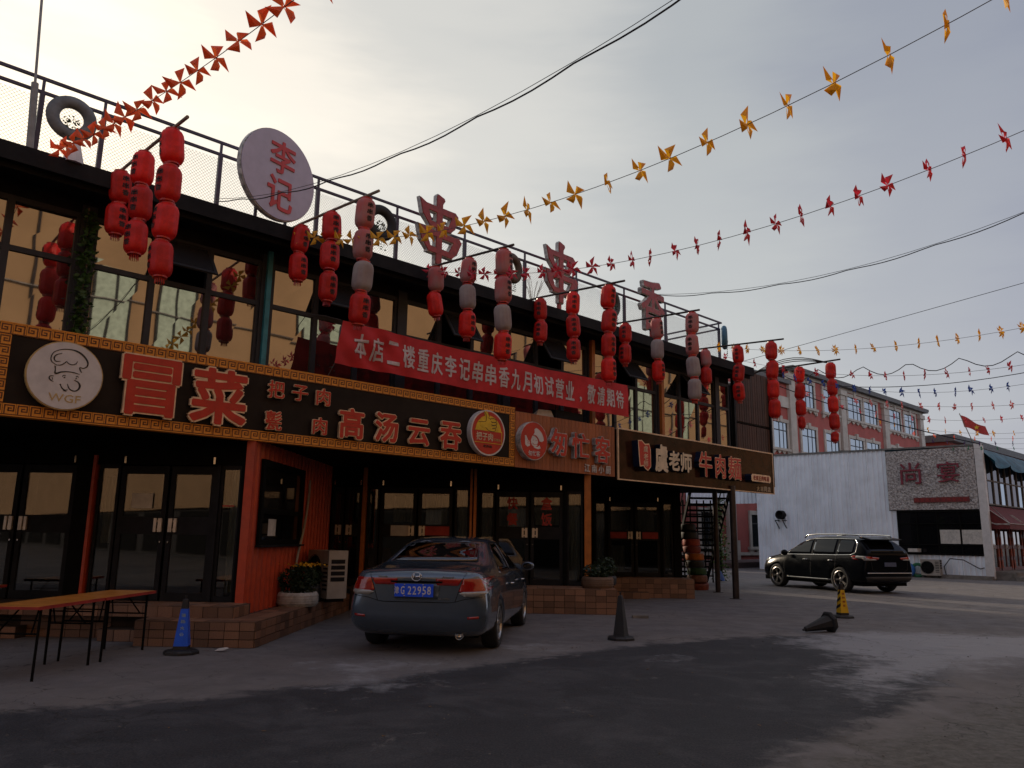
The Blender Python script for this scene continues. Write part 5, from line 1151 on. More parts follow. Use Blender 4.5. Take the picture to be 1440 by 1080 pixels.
def cut(o, cutters):
    for c in cutters:
        md = o.modifiers.new('b', 'BOOLEAN'); md.operation = 'DIFFERENCE'; md.solver = 'EXACT'; md.object = c
    dg = bpy.context.evaluated_depsgraph_get(); me = bpy.data.meshes.new_from_object(o.evaluated_get(dg)); o.modifiers.clear(); o.data = me
    for c in cutters: bpy.data.objects.remove(c)
    for p in me.polygons: p.use_smooth = True
    me.update()
    return me
def patch(bvh, poly, axis, off=.004, step=.05, side=1, thick=.006, cen=0):
    """poly: 2D outline. axis 'back': (x,z) thrown along +y ; 'side': (y,z) thrown along x from side*2 ; 'front' along -y ; 'top': (x,y) down"""
    bm = bmesh.new(); bm.faces.new([bm.verts.new((a, b, 0)) for a, b in poly])
    xs = [p[0] for p in poly]; ys = [p[1] for p in poly]
    for ax, lo, hi in ((0, min(xs), max(xs)), (1, min(ys), max(ys))):
        k = lo + step
        while k < hi - 1e-4:
            no = (1, 0, 0) if ax == 0 else (0, 1, 0); co = (k, 0, 0) if ax == 0 else (0, k, 0)
            bmesh.ops.bisect_plane(bm, geom=bm.verts[:] + bm.edges[:] + bm.faces[:], plane_co=co, plane_no=no); k += step
    bad = []
    for v in bm.verts:
        a, b = v.co.x, v.co.y
        if axis == 'back': o_, d_ = Vector((a, -5, b)), Vector((0, 1, 0))
        elif axis == 'front': o_, d_ = Vector((a, 5, b)), Vector((0, -1, 0))
        elif axis == 'side': o_, d_ = Vector((side * 3, a, b)), Vector((-side, 0, 0))
        else: o_, d_ = Vector((a, b, 4)), Vector((0, 0, -1))
        h, nn, _, _ = bvh.ray_cast(o_, d_)
        if h is None: bad.append(v); continue
        if nn.dot(d_) > 0: nn = -nn
        v.co = h + nn * off
    bmesh.ops.delete(bm, geom=bad, context='VERTS')
    f = bm.faces[:]
    if thick and f:
        r = bmesh.ops.extrude_face_region(bm, geom=f)
        vs = [g for g in r['geom'] if isinstance(g, bmesh.types.BMVert)]
        dv = {'back': Vector((0, 1, 0)), 'front': Vector((0, -1, 0)), 'side': Vector((-side, 0, 0)), 'top': Vector((0, 0, -1))}[axis] * (thick + off)
        bmesh.ops.translate(bm, verts=vs, vec=dv)
    bmesh.ops.recalc_face_normals(bm, faces=bm.faces)
    me = bpy.data.meshes.new('patch'); bm.to_mesh(me); bm.free()
    for p in me.polygons: p.use_smooth = True
    return me
def line_poly(pts, w_):
    P = [Vector(p) for p in pts]; L = []; R = []
    for i, p in enumerate(P):
        d = (P[min(i + 1, len(P) - 1)] - P[max(i - 1, 0)]).normalized(); n_ = Vector((-d.y, d.x)); L.append(tuple(p + n_ * w_ / 2)); R.append(tuple(p - n_ * w_ / 2))
    return L + R[::-1]
def wheel(t, pos, R, side, spokes, rimr, tm, w_=.215):
    s = side
    x = MB(); x.lathe([(rimr, -w_ * .40), (rimr + .03, -w_ * .5), (R * .93, -w_ * .5), (R - .008, -w_ * .38), (R, -w_ * .2), (R, w_ * .2), (R - .008, w_ * .38), (R * .93, w_ * .5), (rimr + .03, w_ * .5), (rimr, w_ * .40)], 40, 'x', closed=True)
    o = t.put('wheel', x.mesh('wheel', M['rubber'], True), pos, rel=True)
    x = MB(); f = s * w_ * .46
    x.lathe([(rimr, f), (rimr - .012, f + s * .004), (rimr - .022, f - s * .02), (rimr - .03, -f)], 40, 'x')
    for k in range(spokes):
        a = 2 * math.pi * k / spokes; ca, sa = math.cos(a), math.sin(a)
        for dl in (-.10, .10):
            def pp(r, ww, dx): return (f - s * dx, r * math.cos(a + dl * (r / rimr) ** .5) - ww * sa, r * math.sin(a + dl * (r / rimr) ** .5) + ww * ca)
            vs = [pp(.05, -.016, .03), pp(.05, .016, .03), pp(rimr - .014, .012, .012), pp(rimr - .014, -.012, .012), pp(.05, -.016, .06), pp(.05, .016, .06), pp(rimr - .014, .012, .045), pp(rimr - .014, -.012, .045)]
            x.add(vs, [(0, 1, 2, 3), (7, 6, 5, 4), (0, 3, 7, 4), (1, 5, 6, 2), (3, 2, 6, 7)])
    x.lathe([(0, f - s * .012), (.035, f - s * .014), (.062, f - s * .03), (.065, f - s * .07)], 20, 'x')
    t.put('rim', x.mesh('rim', M['alloy']), (0, 0, 0), par=o, rel=True)
    x = MB(); x.lathe([(0, f - s * .09), (rimr - .03, f - s * .09)], 24, 'x'); x.lathe([(0, f - s * .07), (.13, f - s * .07), (.13, f - s * .088)], 24, 'x'); t.put('brake_disc', x.mesh('brake_disc', M['steel']), (0, 0, 0), par=o, rel=True)
def mesh_at(me, m):
    me.materials.clear(); me.materials.append(m)
    for p in me.polygons: p.material_index = 0
    return me
def mkcar(t, st, paint, wheels, cabin, interior=True, arch=.37, arch_h=None, cut_windows=(), body_mats=None):
    body = car_shell(st); shell = body.data; bv = bvh_of(shell)
    cutters = []
    for (wx, wy, R) in wheels:
        bpy_me = MB(); bpy_me.lathe([(0, -.26), (R + .045, -.26), (R + .045, .26), (0, .26)], 36, 'x', (wx, wy, R)); m_ = bpy_me.mesh('c', []); c = bpy.data.objects.new('c', m_); COL.objects.link(c); cutters.append(c)
    if cabin:
        bc = car_shell(cabin); bc.name = 'c'; cutters.append(bc)
        for axis, poly in cut_windows:
            x = MB()
            if axis == 'side': n_ = len(poly); x.add([(-1.2, a, b) for a, b in poly] + [(1.2, a, b) for a, b in poly], [tuple(range(n_)), tuple(range(2 * n_ - 1, n_ - 1, -1))] + [(i, i + n_, (i + 1) % n_ + n_, (i + 1) % n_) for i in range(n_)])
            else:
                y0, y1 = axis; x.prism(poly, y0, y1)
            m_ = x.mesh('c', []); bmm = bmesh.new(); bmm.from_mesh(m_); bmesh.ops.recalc_face_normals(bmm, faces=bmm.faces); bmm.to_mesh(m_); bmm.free()
            c = bpy.data.objects.new('c', m_); COL.objects.link(c); cutters.append(c)
    me = cut(body, cutters); mesh_at(me, paint); body.parent = t.e
    return body, bv
# ---------------------------------------------------------------- the blue-grey saloon
blue = mat('dark blue grey car paint', (.085, .115, .155), .20, .45, var=.03, coat=1.)
silverlens = mat('clear lamp lens', (.34, .33, .31), .12, 0, coat=1.); redlens = mat('red lamp lens', (.36, .012, .008), .12, coat=1.); amber = mat('amber lens', (.45, .12, .01), .15, coat=1.)
sedan = T('parked_saloon', 'dark blue-grey saloon parked tail to the street with a blue number plate', 'car', (-1.02, 11.25, 0), 'W', rz=-rad(8.0), local=True)
# local: y forward, origin on the ground under the rear axle ; rows y zb wb zm wm zs ws zt wt
SED = [(-1.07, .50, .60, .64, .72, .80, .66, .93, .60), (-1.045, .42, .74, .60, .83, .84, .77, .99, .70), (-.96, .30, .80, .56, .895, .88, .85, 1.035, .76), (-.86, .23, .82, .56, .91, .885, .87, 1.045, .765), (-.70, .20, .84, .60, .918, .91, .885, 1.055, .77),
       (-.35, .18, .86, .60, .925, .93, .895, 1.085, .74), (-.08, .17, .87, .60, .925, .94, .895, 1.14, .69), (.35, .17, .87, .60, .925, .945, .895, 1.33, .615), (.72, .17, .87, .60, .925, .945, .895, 1.425, .585), (1.25, .17, .87, .60, .925, .945, .895, 1.46, .585), (1.75, .17, .87, .60, .925, .94, .89, 1.44, .575),
       (2.15, .17, .87, .60, .925, .935, .885, 1.30, .60), (2.60, .18, .87, .60, .925, .92, .88, 1.05, .70), (2.85, .18, .86, .60, .92, .90, .87, .96, .72), (3.3, .20, .84, .58, .91, .85, .85, .90, .70), (3.62, .22, .80, .56, .87, .76, .80, .80, .66), (3.80, .26, .66, .50, .74, .66, .66, .70, .55)]
CAB = [(.02, .55, .50, .62, .60, .93, .72, 1.03, .60), (.40, .40, .70, .60, .80, .94, .80, 1.25, .54), (.78, .30, .78, .60, .82, .94, .82, 1.36, .52), (1.3, .30, .80, .60, .83, .94, .83, 1.40, .53), (1.8, .30, .80, .60, .83, .93, .82, 1.37, .52), (2.2, .34, .78, .60, .8, .92, .8, 1.20, .54), (2.5, .5, .7, .6, .76, .9, .76, 1.0, .60)]
REARW = [(-.60, 1.135), (.60, 1.135), (.50, 1.37), (.3, 1.395), (-.3, 1.395), (-.50, 1.37)]
SIDEF = [(1.30, .985), (2.48, .965), (2.12, 1.17), (1.72, 1.34), (1.30, 1.375)]
SIDER = [(.36, 1.02), (.42, .985), (1.22, .985), (1.22, 1.375), (.82, 1.355), (.62, 1.27)]
body, bv = mkcar(sedan, SED, blue, [(s * .80, y, .325) for s in (-1, 1) for y in (0, 2.80)], CAB, cut_windows=[((-.3, .85), REARW), ('side', SIDEF), ('side', SIDER)])
def cp(t, par, name, me, m, **k): return t.put(name, mesh_at(me, m), (0, 0, 0), par=par, rel=True)
bd = None
E_ = sedan
cp(E_, bd, 'rear_window', patch(bv, REARW, 'back', .002, .06), M['carglass'])
for s in (-1, 1):
    cp(E_, bd, 'side_window', patch(bv, SIDEF, 'side', .002, .08, s), M['carglass']); cp(E_, bd, 'side_window', patch(bv, SIDER, 'side', .002, .08, s), M['carglass'])
cp(E_, bd, 'windscreen', patch(bv, [(-.62, 1.03), (.62, 1.03), (.52, 1.37), (-.52, 1.37)], 'front', .004, .07), M['carglassdark'])
x_ = lambda pts, s: [(a * s, b) for a, b in (pts if s > 0 else pts[::-1])]
for s in (-1, 1):
    tl = cp(E_, bd, 'tail_light', patch(bv, x_([(.545, .795), (.60, .775), (.80, .77), (.885, .80), (.905, .90), (.895, .955), (.60, .945)], s), 'back', .010, .035), redlens)
    cp(E_, tl, 'reversing_lens', patch(bv, x_([(.55, .77), (.62, .735), (.79, .735), (.875, .77), (.88, .80), (.60, .79)], s), 'back', .015, .035), silverlens)
    cp(E_, bd, 'tail_light', patch(bv, x_([(.25, .89), (.27, .865), (.535, .865), (.59, .945), (.25, .945)], s), 'back', .008, .035), redlens)
    cp(E_, tl, 'side_marker', patch(bv, x_([(-.93, .80), (-.74, .86), (-.74, .935), (-.95, .95)][::1], 1), 'side', .008, .04, s), silverlens)
# boot lid seam, bumper seam and doors: dark gaps
G_ = []
for pts in ([(-.60, .955), (-.545, .80), (-.50, .665), (-.42, .655), (.42, .655), (.50, .665), (.545, .80), (.60, .955), (.64, 1.045)], [(-.60, .955), (-.64, 1.045)]): G_.append(patch(bv, line_poly(pts, .009), 'back', .0012, .03, thick=0))
for pts in ([(-.88, .735), (-.62, .70), (-.50, .665)], [(.88, .735), (.62, .70), (.50, .665)]): G_.append(patch(bv, line_poly(pts, .008), 'back', .0012, .03, thick=0))
for s in (-1, 1):
    for pts in ([(1.265, .24), (1.262, .60), (1.262, .975)], [(2.52, .30), (2.56, .60), (2.47, .965)], [(.22, .55), (.30, .70), (.38, .98)], [(.40, .25), (1.265, .235), (2.50, .24)], [(-.75, .86), (-.42, .74), (-.36, .66)]): G_.append(patch(bv, line_poly(pts, .009), 'side', .0012, .05, s, thick=0))
bmj = bmesh.new()
for g_ in G_: bmj.from_mesh(g_)
gm = bpy.data.meshes.new('panel_gap'); bmj.to_mesh(gm); bmj.free(); cp(E_, bd, 'panel_gap', gm, M['black'])
for s in (-1, 1):
    cp(E_, bd, 'window_trim', patch(bv, line_poly([(.30, .985), (.36, .968), (1.25, .968), (2.50, .948)], .018), 'side', .004, .06, s, thick=.004), M['chrome'])
    cp(E_, bd, 'window_trim', patch(bv, line_poly([(.34, 1.0), (.60, 1.285), (.82, 1.378), (1.30, 1.395), (1.74, 1.362), (2.14, 1.185), (2.52, .955)], .022), 'side', .004, .06, s, thick=.004), M['black'])
    cp(E_, bd, 'door_pillar', patch(bv, [(1.22, .97), (1.30, .97), (1.30, 1.39), (1.22, 1.39)], 'side', .003, .06, s), M['black'])
    for yy in (1.05, 2.28):
        x = MB(); x.tube([(s * .925, yy - .12, .80), (s * .95, yy - .09, .803), (s * .955, yy, .805), (s * .95, yy + .07, .803), (s * .925, yy + .10, .80)], .014, 8); E_.put('door_handle', x.mesh('door_handle', M['chrome'], True), (0, 0, 0), rel=True)
    x = MB(); x.lathe([(0, -.05), (.075, -.045), (.10, .0), (.085, .06), (.03, .11), (0, .115)], 16, 'y'); x.box(-.10, 0, -.01, .03, -.05, -.02) if s > 0 else x.box(0, .10, -.01, .03, -.05, -.02)
    o = E_.put('door_mirror', x.mesh('door_mirror', blue, True), (s * 1.01, 2.35, 1.01), scale=(1.1, .9, .72), rel=True)
    x = MB(); x.lathe([(0, -.052), (.066, -.052), (.07, -.046)], 16, 'y'); E_.put('mirror_glass', x.mesh('mirror_glass', M['carglassdark']), (0, 0, 0), par=o, rel=True)
# plate recess, plate, badges
cp(E_, bd, 'plate_recess', patch(bv, [(-.275, .695), (.275, .695), (.315, .895), (-.315, .895)], 'back', .006, .05), mat('plate recess', (.10, .13, .16), .35, .3))
cp(E_, bd, 'boot_garnish', patch(bv, [(-.33, .893), (.33, .893), (.34, .915), (-.34, .915)], 'back', .016, .05), M['black'])
yb = -1.118
pl_ = MB(); pl_.box(-.25, .25, yb, yb + .01, .722, .878); plt = E_.put('number_plate', pl_.mesh('number_plate', mat('plate blue', (.005, .08, .75), .35, var=.04)), (-.02, 0, 0), rel=True)
for ch, xx, w_, h_ in (('津', -.222, .060, .095), ('G', -.145, .050, .10), ('2', -.055, .048, .10), ('2', .008, .048, .10), ('9', .071, .048, .10), ('5', .134, .048, .10), ('8', .197, .048, .10)):
    E_.put('lettering', textmesh(ch, .002, .012, M['white'], None, w_, h_), (xx, yb - .002, .80), par=plt, rel=True)
x = MB()
for a in (-.12, .12):
    for z in (.732, .868): x.lathe([(0, -.006), (.008, -.005), (.009, 0)], 8, 'y', (a, yb, z))
E_.put('bolt', x.mesh('bolt', M['chrome']), (0, 0, 0), par=plt, rel=True)
for q in ((-.236, -.22, .72, .88), (.22, .236, .72, .88)): pass
x = MB(); ye = -1.075
for L in ([(-.036, .040), (-.040, -.0), (-.034, -.040)], [(.036, .040), (.040, 0), (.034, -.040)]): x.tube([(a, 0, b) for a, b in L], .007, 6)
x.box(-.036, .036, -.006, .006, -.008, .008)
x.tube([(.062 * math.cos(t), 0, .052 * math.sin(t)) for t in [2 * math.pi * k / 24 for k in range(25)]], .005, 6)
h_ = bv.ray_cast(Vector((0, -5, .965)), Vector((0, 1, 0)))[0]
E_.put('badge', x.mesh('badge', M['chrome'], True), (0, h_.y - .012, .965), rot=(rad(-12), 0, 0), rel=True)
for s_t, xx, z, w_, hh, sh in (('Accord', .40, .965, .16, .032, .4), ('2.4 i-VTEC', .36, .700, .15, .022, 0), ('Honda', -.44, .962, .12, .026, 0)):
    hp = bv.ray_cast(Vector((xx, -5, z)), Vector((0, 1, 0)))[0]; h1 = bv.ray_cast(Vector((xx + .06, -5, z)), Vector((0, 1, 0)))[0]; h0 = bv.ray_cast(Vector((xx - .06, -5, z)), Vector((0, 1, 0)))[0]
    E_.put('badge', textmesh(s_t, .004, .01, M['chrome'], None, w_, hh, shear=sh), (xx, min(h0.y, h1.y, hp.y) - .006, z), rot=(0, 0, math.atan2(h1.y - h0.y, .12) * .9), rel=True)
# bumper step, exhaust, black underbody
x = MB(); x.lathe([(.045, .0), (.05, -.005), (.05, .12)], 18, 'y', (.53, -.90, .245)); x.lathe([(0, .06), (.045, .06), (.045, 0)], 18, 'y', (.53, -.90, .245)); E_.put('exhaust_pipe', x.mesh('exhaust_pipe', M['chrome'], True), (0, 0, 0), rel=True)
x = MB(); x.box(-.7, .7, -.5, 3.5, .18, .32); E_.put('underbody', x.mesh('underbody', M['black']), (0, 0, 0), rel=True)
for s in (-1, 1):
    for y in (0, 2.80): wheel(E_, (s * .805, y, .325), .325, s, 10, .222, None)
seat = mat('light grey seat cloth', (.22, .20, .17), .8)
for xx in (-.36, .36, 0):
    yy = .62 if xx else .60
    x = MB(); x.grid(lambda a, b_: (0, 0, 0), 1, 1) if 0 else None
    w_, hh = (.14, .10) if xx else (.11, .06)
    x.lathe([(0, -.06), (.7, -.05), (1, 0), (.7, .05), (0, .06)], 16, 'y'); o = E_.put('head_restraint', x.mesh('head_restraint', seat, True), (xx, yy, 1.16 + (0 if xx else -.03)), scale=(w_, 1, hh), rel=True)
x = MB(); x.box(-.66, .66, .50, .70, .60, 1.08); x.box(-.66, .66, .10, .50, .98, 1.0); E_.put('rear_seat', x.mesh('rear_seat', seat), (0, 0, 0), rel=True)
for xx in (-.36, .36):
    x = MB(); x.box(xx - .24, xx + .24, 1.45, 1.58, .45, 1.10); x.box(xx - .11, xx + .11, 1.47, 1.55, 1.10, 1.28); E_.put('front_seat', x.mesh('front_seat', seat), (0, 0, 0), rel=True)
for s in (-1, 1): cp(E_, bd, 'headlight', patch(bv, x_([(.45, .62), (.78, .66), (.80, .74), (.50, .70)], s), 'front', .006, .05), silverlens)

# ---------------------------------------------------------------- the black family SUV
bk = mat('black car paint', (.005, .006, .008), .14, 0, var=.02, coat=0, spec=.09)
suv = T('parked_suv', 'large black SUV with chrome roof rails parked before the white building', 'car', (10.83, 24.50, 0), 'W', rz=rad(20.5), local=True)
SV = [(-1.02, 0.46, 0.66, 0.76, 0.78, 0.98, 0.74, 1.1, 0.66), (-0.98, 0.34, 0.8, 0.74, 0.9, 1.02, 0.84, 1.193, 0.76), (-0.86, 0.28, 0.86, 0.72, 0.95, 1.04, 0.88, 1.33, 0.76), (-0.6, 0.26, 0.9, 0.7, 0.965, 1.06, 0.905, 1.53, 0.68), (-0.4, 0.25, 0.9, 0.7, 0.965, 1.06, 0.91, 1.605, 0.655), (0.1, 0.25, 0.9, 0.7, 0.965, 1.06, 0.91, 1.64, 0.66), (0.8, 0.25, 0.9, 0.7, 0.965, 1.05, 0.91, 1.65, 0.66), (1.35, 0.25, 0.9, 0.7, 0.965, 1.04, 0.905, 1.63, 0.65), (1.8, 0.25, 0.9, 0.7, 0.965, 1.03, 0.9, 1.53, 0.655), (2.35, 0.26, 0.9, 0.7, 0.965, 1.02, 0.9, 1.244, 0.74), (2.62, 0.27, 0.9, 0.7, 0.965, 1, 0.89, 1.1, 0.78), (3.1, 0.29, 0.88, 0.68, 0.95, 0.96, 0.87, 1.04, 0.76), (3.55, 0.31, 0.84, 0.66, 0.9, 0.88, 0.82, 0.95, 0.7), (3.78, 0.36, 0.7, 0.62, 0.78, 0.76, 0.7, 0.84, 0.58)]
body2, bv2 = mkcar(suv, SV, bk, [(s * .835, y, .375) for s in (-1, 1) for y in (0, 2.85)], None)
Sf = [(1.28, 1.10), (2.40, 1.08), (2.20, 1.26), (1.78, 1.455), (1.28, 1.545)]; Sm = [(.22, 1.11), (1.20, 1.10), (1.20, 1.555), (.22, 1.555)]; Sr = [(-.52, 1.19), (-.40, 1.13), (.14, 1.11), (.14, 1.555), (-.36, 1.540), (-.50, 1.455)]
for s in (-1, 1):
    for p_ in (Sf, Sm, Sr): cp(suv, None, 'side_window', patch(bv2, p_, 'side', .004, .09, s), M['suvglass'])
    cp(suv, None, 'window_trim', patch(bv2, line_poly([(2.46, 1.065), (1.2, 1.08), (.2, 1.09), (-.40, 1.11), (-.58, 1.18), (-.56, 1.455), (-.40, 1.565), (.2, 1.585), (1.28, 1.580), (1.84, 1.485), (2.46, 1.09)], .02), 'side', .007, .07, s, thick=.004), M['chrome'])
    x = MB(); x.tube([(s * .60, -.62, 1.615), (s * .62, -.50, 1.685), (s * .63, .2, 1.715), (s * .63, 1.2, 1.715), (s * .62, 1.65, 1.685), (s * .60, 1.80, 1.60)], .021, 8); suv.put('roof_rail', x.mesh('roof_rail', M['chrome'], True), (0, 0, 0), rel=True)
    for yy in (.35, 1.45):
        x = MB(); x.tube([(s * .955, yy - .11, .93), (s * .985, yy - .08, .935), (s * .985, yy + .08, .935), (s * .955, yy + .11, .93)], .015, 8); suv.put('door_handle', x.mesh('door_handle', M['chrome'], True), (0, 0, 0), rel=True)
    x = MB(); x.lathe([(0, -.06), (.09, -.05), (.12, 0), (.10, .07), (0, .13)], 14, 'y'); suv.put('door_mirror', x.mesh('door_mirror', bk, True), (s * 1.04, 2.30, 1.12), scale=(1.05, .9, .8), rel=True)
    cp(suv, None, 'sill_strip', patch(bv2, line_poly([(.42, .36), (2.42, .36)], .03), 'side', .012, .1, s), M['chrome'])
    cp(suv, None, 'wheel_arch_trim', patch(bv2, [(.46, .26), (2.38, .26), (2.38, .33), (.46, .33)], 'side', .008, .1, s), M['coneblack'])
    tl = cp(suv, None, 'tail_light', patch(bv2, x_([(.42, .99), (.40, 1.045), (.90, 1.085), (.905, .975), (.70, .965)], s), 'back', .010, .05), redlens)
    cp(suv, tl, 'reversing_lens', patch(bv2, x_([(.52, .965), (.50, .99), (.86, 1.02), (.86, .955)], s), 'back', .014, .05), silverlens)
    cp(suv, tl, 'side_lens', patch(bv2, [(-.95, 1.0), (-.50, 1.03), (-.62, 1.09), (-.93, 1.08)], 'side', .010, .05, s), silverlens)
    cp(suv, tl, 'side_lens', patch(bv2, [(-.60, 1.03), (-.42, 1.05), (-.52, 1.09), (-.62, 1.09)], 'side', .011, .05, s), redlens)
    cp(suv, None, 'headlight', patch(bv2, x_([(.50, .80), (.80, .83), (.84, .93), (.56, .90)], s), 'front', .010, .05), silverlens)
    cp(suv, None, 'headlight', patch(bv2, [(3.30, .84), (3.62, .80), (3.66, .90), (3.36, .96)], 'side', .010, .05, s), silverlens)
    x = MB(); x.lathe([(.05, 0), (.05, .1)], 14, 'y', (s * .52, -1.0, .40)); suv.put('exhaust_pipe', x.mesh('exhaust_pipe', M['chrome']), (0, 0, 0), rel=True)
G_ = [patch(bv2, line_poly(p_, .011), 'side', .0015, .06, s, thick=0) for s in (-1, 1) for p_ in ([(1.24, .33), (1.24, 1.09)], [(2.45, .40), (2.48, .8), (2.42, 1.07)], [(.35, .50), (.18, .72), (.18, 1.1)])]
G_ += [patch(bv2, line_poly(p_, .011), 'back', .0015, .05, thick=0) for p_ in ([(-.72, 1.10), (-.66, .70), (-.5, .62), (.5, .62), (.66, .70), (.72, 1.10)],)]
bmj = bmesh.new()
for g_ in G_: bmj.from_mesh(g_)
gm = bpy.data.meshes.new('panel_gap'); bmj.to_mesh(gm); bmj.free(); cp(suv, None, 'panel_gap', gm, M['rubber'])
cp(suv, None, 'rear_window', patch(bv2, [(-.66, 1.17), (.66, 1.17), (.58, 1.505), (-.58, 1.505)], 'back', .004, .08), M['suvglass'])
cp(suv, None, 'windscreen', patch(bv2, [(-.68, 1.14), (.68, 1.14), (.56, 1.535), (-.56, 1.535)], 'front', .004, .08), M['suvglass'])
cp(suv, None, 'bumper_strip', patch(bv2, line_poly([(-.84, .60), (.84, .60)], .022), 'back', .014, .06), M['chrome'])
cp(suv, None, 'bumper_lower', patch(bv2, [(-.80, .36), (.80, .36), (.88, .50), (-.88, .50)], 'back', .010, .07), M['coneblack'])
x = MB(); x.add([(-.60, -.98, 1.575), (.60, -.98, 1.575), (.58, -.50, 1.655), (-.58, -.50, 1.655), (-.60, -.96, 1.540), (.60, -.96, 1.540), (.58, -.5, 1.595), (-.58, -.5, 1.595)], [(0, 1, 2, 3), (4, 7, 6, 5), (0, 4, 5, 1), (1, 5, 6, 2), (0, 3, 7, 4)]); suv.put('spoiler', x.mesh('spoiler', bk), (0, 0, 0), rel=True)
hp = bv2.ray_cast(Vector((0, -5, .85)), Vector((0, 1, 0)))[0]
x = MB(); x.box(-.22, .22, hp.y - .02, hp.y - .01, .79, .91); p2_ = suv.put('number_plate', x.mesh('number_plate', mat('plate blue grey', (.10, .13, .22), .4)), (0, 0, 0), rel=True)
x = MB(); x.tube([(.1, -1.02, 1.2), (.12, -1.0, 1.23), (.5, -.86, 1.26)], .012, 5); suv.put('rear_wiper', x.mesh('rear_wiper', M['black']), (0, 0, 0), rel=True)
x = MB(); x.box(-.82, .82, -.8, 3.6, .22, .36); suv.put('underbody', x.mesh('underbody', M['black']), (0, 0, 0), rel=True)
for s in (-1, 1):
    for y in (0, 2.85): wheel(suv, (s * .84, y, .375), .375, s, 5, .265, None, .24)

# ================================================================ STREET THINGS
def cone(label, pos, rz, film, H_=.70, frame='G', lying=False, text=None, txm=None, stripes=False, up=None):
    t = T('traffic_cone', label, 'traffic cone', pos, frame, rz=rz, local=True)
    Rx = Matrix.Identity(4)
    if lying: Rx = Matrix.Translation((0, 0, .165)) @ Matrix.Rotation(rad(-101), 4, 'Y') @ Matrix.Rotation(math.pi / 8, 4, 'Z')
    def pr(nm, x, m, smooth=False):
        me = x.mesh(nm, m, smooth); me.transform(Rx); return t.put(nm, me, (0, 0, 0), rel=True)
    n = 8; b = .16 if lying else .19
    x = MB(); x.lathe([(b * 1.12, 0), (b * 1.12, .03), (b * 1.0, .05), (.13, .06), (.0, .06)], 8); x.lathe([(0, .004), (b * 1.12, 0)], 8); pr('base', x, M['coneblack'])
    x = MB(); x.lathe([(.125, .05), (.045, H_ - .08), (.040, H_ - .05), (.0, H_ - .03)], 4 if not lying else 8); x.lathe([(.012, H_ - .04), (.016, H_), (0, H_ + .005)], 8); pr('cone_body', x, M['coneblack'], False)
    if film:
        x = MB(); r_ = lambda z: .127 - .080 * (z - .05) / (H_ - .13)
        x.lathe([(r_(.10), .10), (r_(H_ - .16), H_ - .16)], 4); o = pr('reflective_film', x, film)
        if stripes:
            x = MB()
            for k in range(3):
                z = .16 + .13 * k; c1 = math.pi; rr = lambda zz: r_(zz) + .003
                x.add([(-rr(z), 0, z), (0, -rr(z + .07), z + .07), (0, -rr(z + .13), z + .13), (-rr(z + .06), 0, z + .06)], [(0, 1, 2, 3)])
            pr('stripe', x, M['coneblack'])
    if text:
        ang = -math.pi / 4
        for k, ch in enumerate(text):
            z = H_ - .24 - k * .075; r0 = r_(z) * math.cos(math.pi / 4) + .003
            me = textmesh(ch, .001, .02, txm, None, .055, .055).copy(); me.transform(Rx @ Matrix.Rotation(math.pi / 4, 4, 'Z') @ Matrix.Translation((0, -r0, z)) @ Matrix.Rotation(rad(9), 4, 'X'))
            t.put('lettering', me, (0, 0, 0), rel=True)
    return t
cone('blue and black cone with pale characters by the first terrace', (-4.30, 10.02, 0), rad(-45 + 12), M['coneblue'], .70, text='清扬水业', txm=mat('pale blue print', (.35, .5, .6), .5))
cone('plain black cone standing on the dark patch behind the saloon', (1.36, 12.2, 0), .3, None, .68)
cone('yellow cone with black diagonal stripes near the black SUV', (6.22, 16.3, 0), rad(-45 + 10), M['coneyellow'], .70, text='请勿停车', txm=M['redpaper'], stripes=True)
cone('black cone knocked over on its side on the road', (5.02, 13.72, 0), rad(24), None, .60, lying=True)
# folding tables
def folding_table(label, a0, a1, b0, b1, h_, grp='folding tables on the pavement'):
    t = T('folding_table', label, 'table', ((a0 + a1) / 2, (b0 + b1) / 2, 0), 'G', group=grp)
    x = MB(); x.box(a0, a1, b0, b1, h_ - .028, h_); t.part('tabletop', x, M['tabletop'])
    x = MB(); x.box(a0 - .006, a1 + .006, b0 - .006, b0, h_ - .030, h_ - .004); x.box(a0 - .006, a1 + .006, b1, b1 + .006, h_ - .034, h_ - .001); x.box(a0 - .006, a0, b0, b1, h_ - .034, h_ - .001); x.box(a1, a1 + .006, b0, b1, h_ - .034, h_ - .001); t.part('edge_band', x, M['redpaper'])
    for bb_ in (b0 + .12, b1 - .12):
        for aa in (a0 + .05, a1 - .05):
            x = MB(); s_ = 1 if bb_ < (b0 + b1) / 2 else -1
            x.tube([(aa, bb_, h_ - .03), (aa, bb_ - s_ * .01, 0)], .016, 4); t.part('leg', x, M['black'])
        x = MB(); x.tube([(a0 + .05, bb_, h_ * .62), (a1 - .05, bb_, h_ * .62)], .010, 5); x.tube([(a0 + .05, bb_, h_ * .80), (a1 - .05, bb_, h_ * .80)], .008, 5)
        for aa in (a0 + .12, a1 - .12): x.tube([(aa, bb_, h_ * .62), (aa + (.08 if aa < (a0 + a1) / 2 else -.08), bb_ + s_ * .22, h_ - .03)], .009, 5)
        t.part('brace', x, M['black'])
    return t
folding_table('orange-topped folding table nearest the camera at the lower left', -5.47, -4.88, 7.95, 9.17, .725)
folding_table('orange-topped folding table butted against the far end of the nearest one', -5.46, -4.87, 9.19, 10.40, .725)
folding_table('orange-topped folding table at the left edge, close to the dark doors', -7.9, -7.28, 9.9, 11.05, .725)
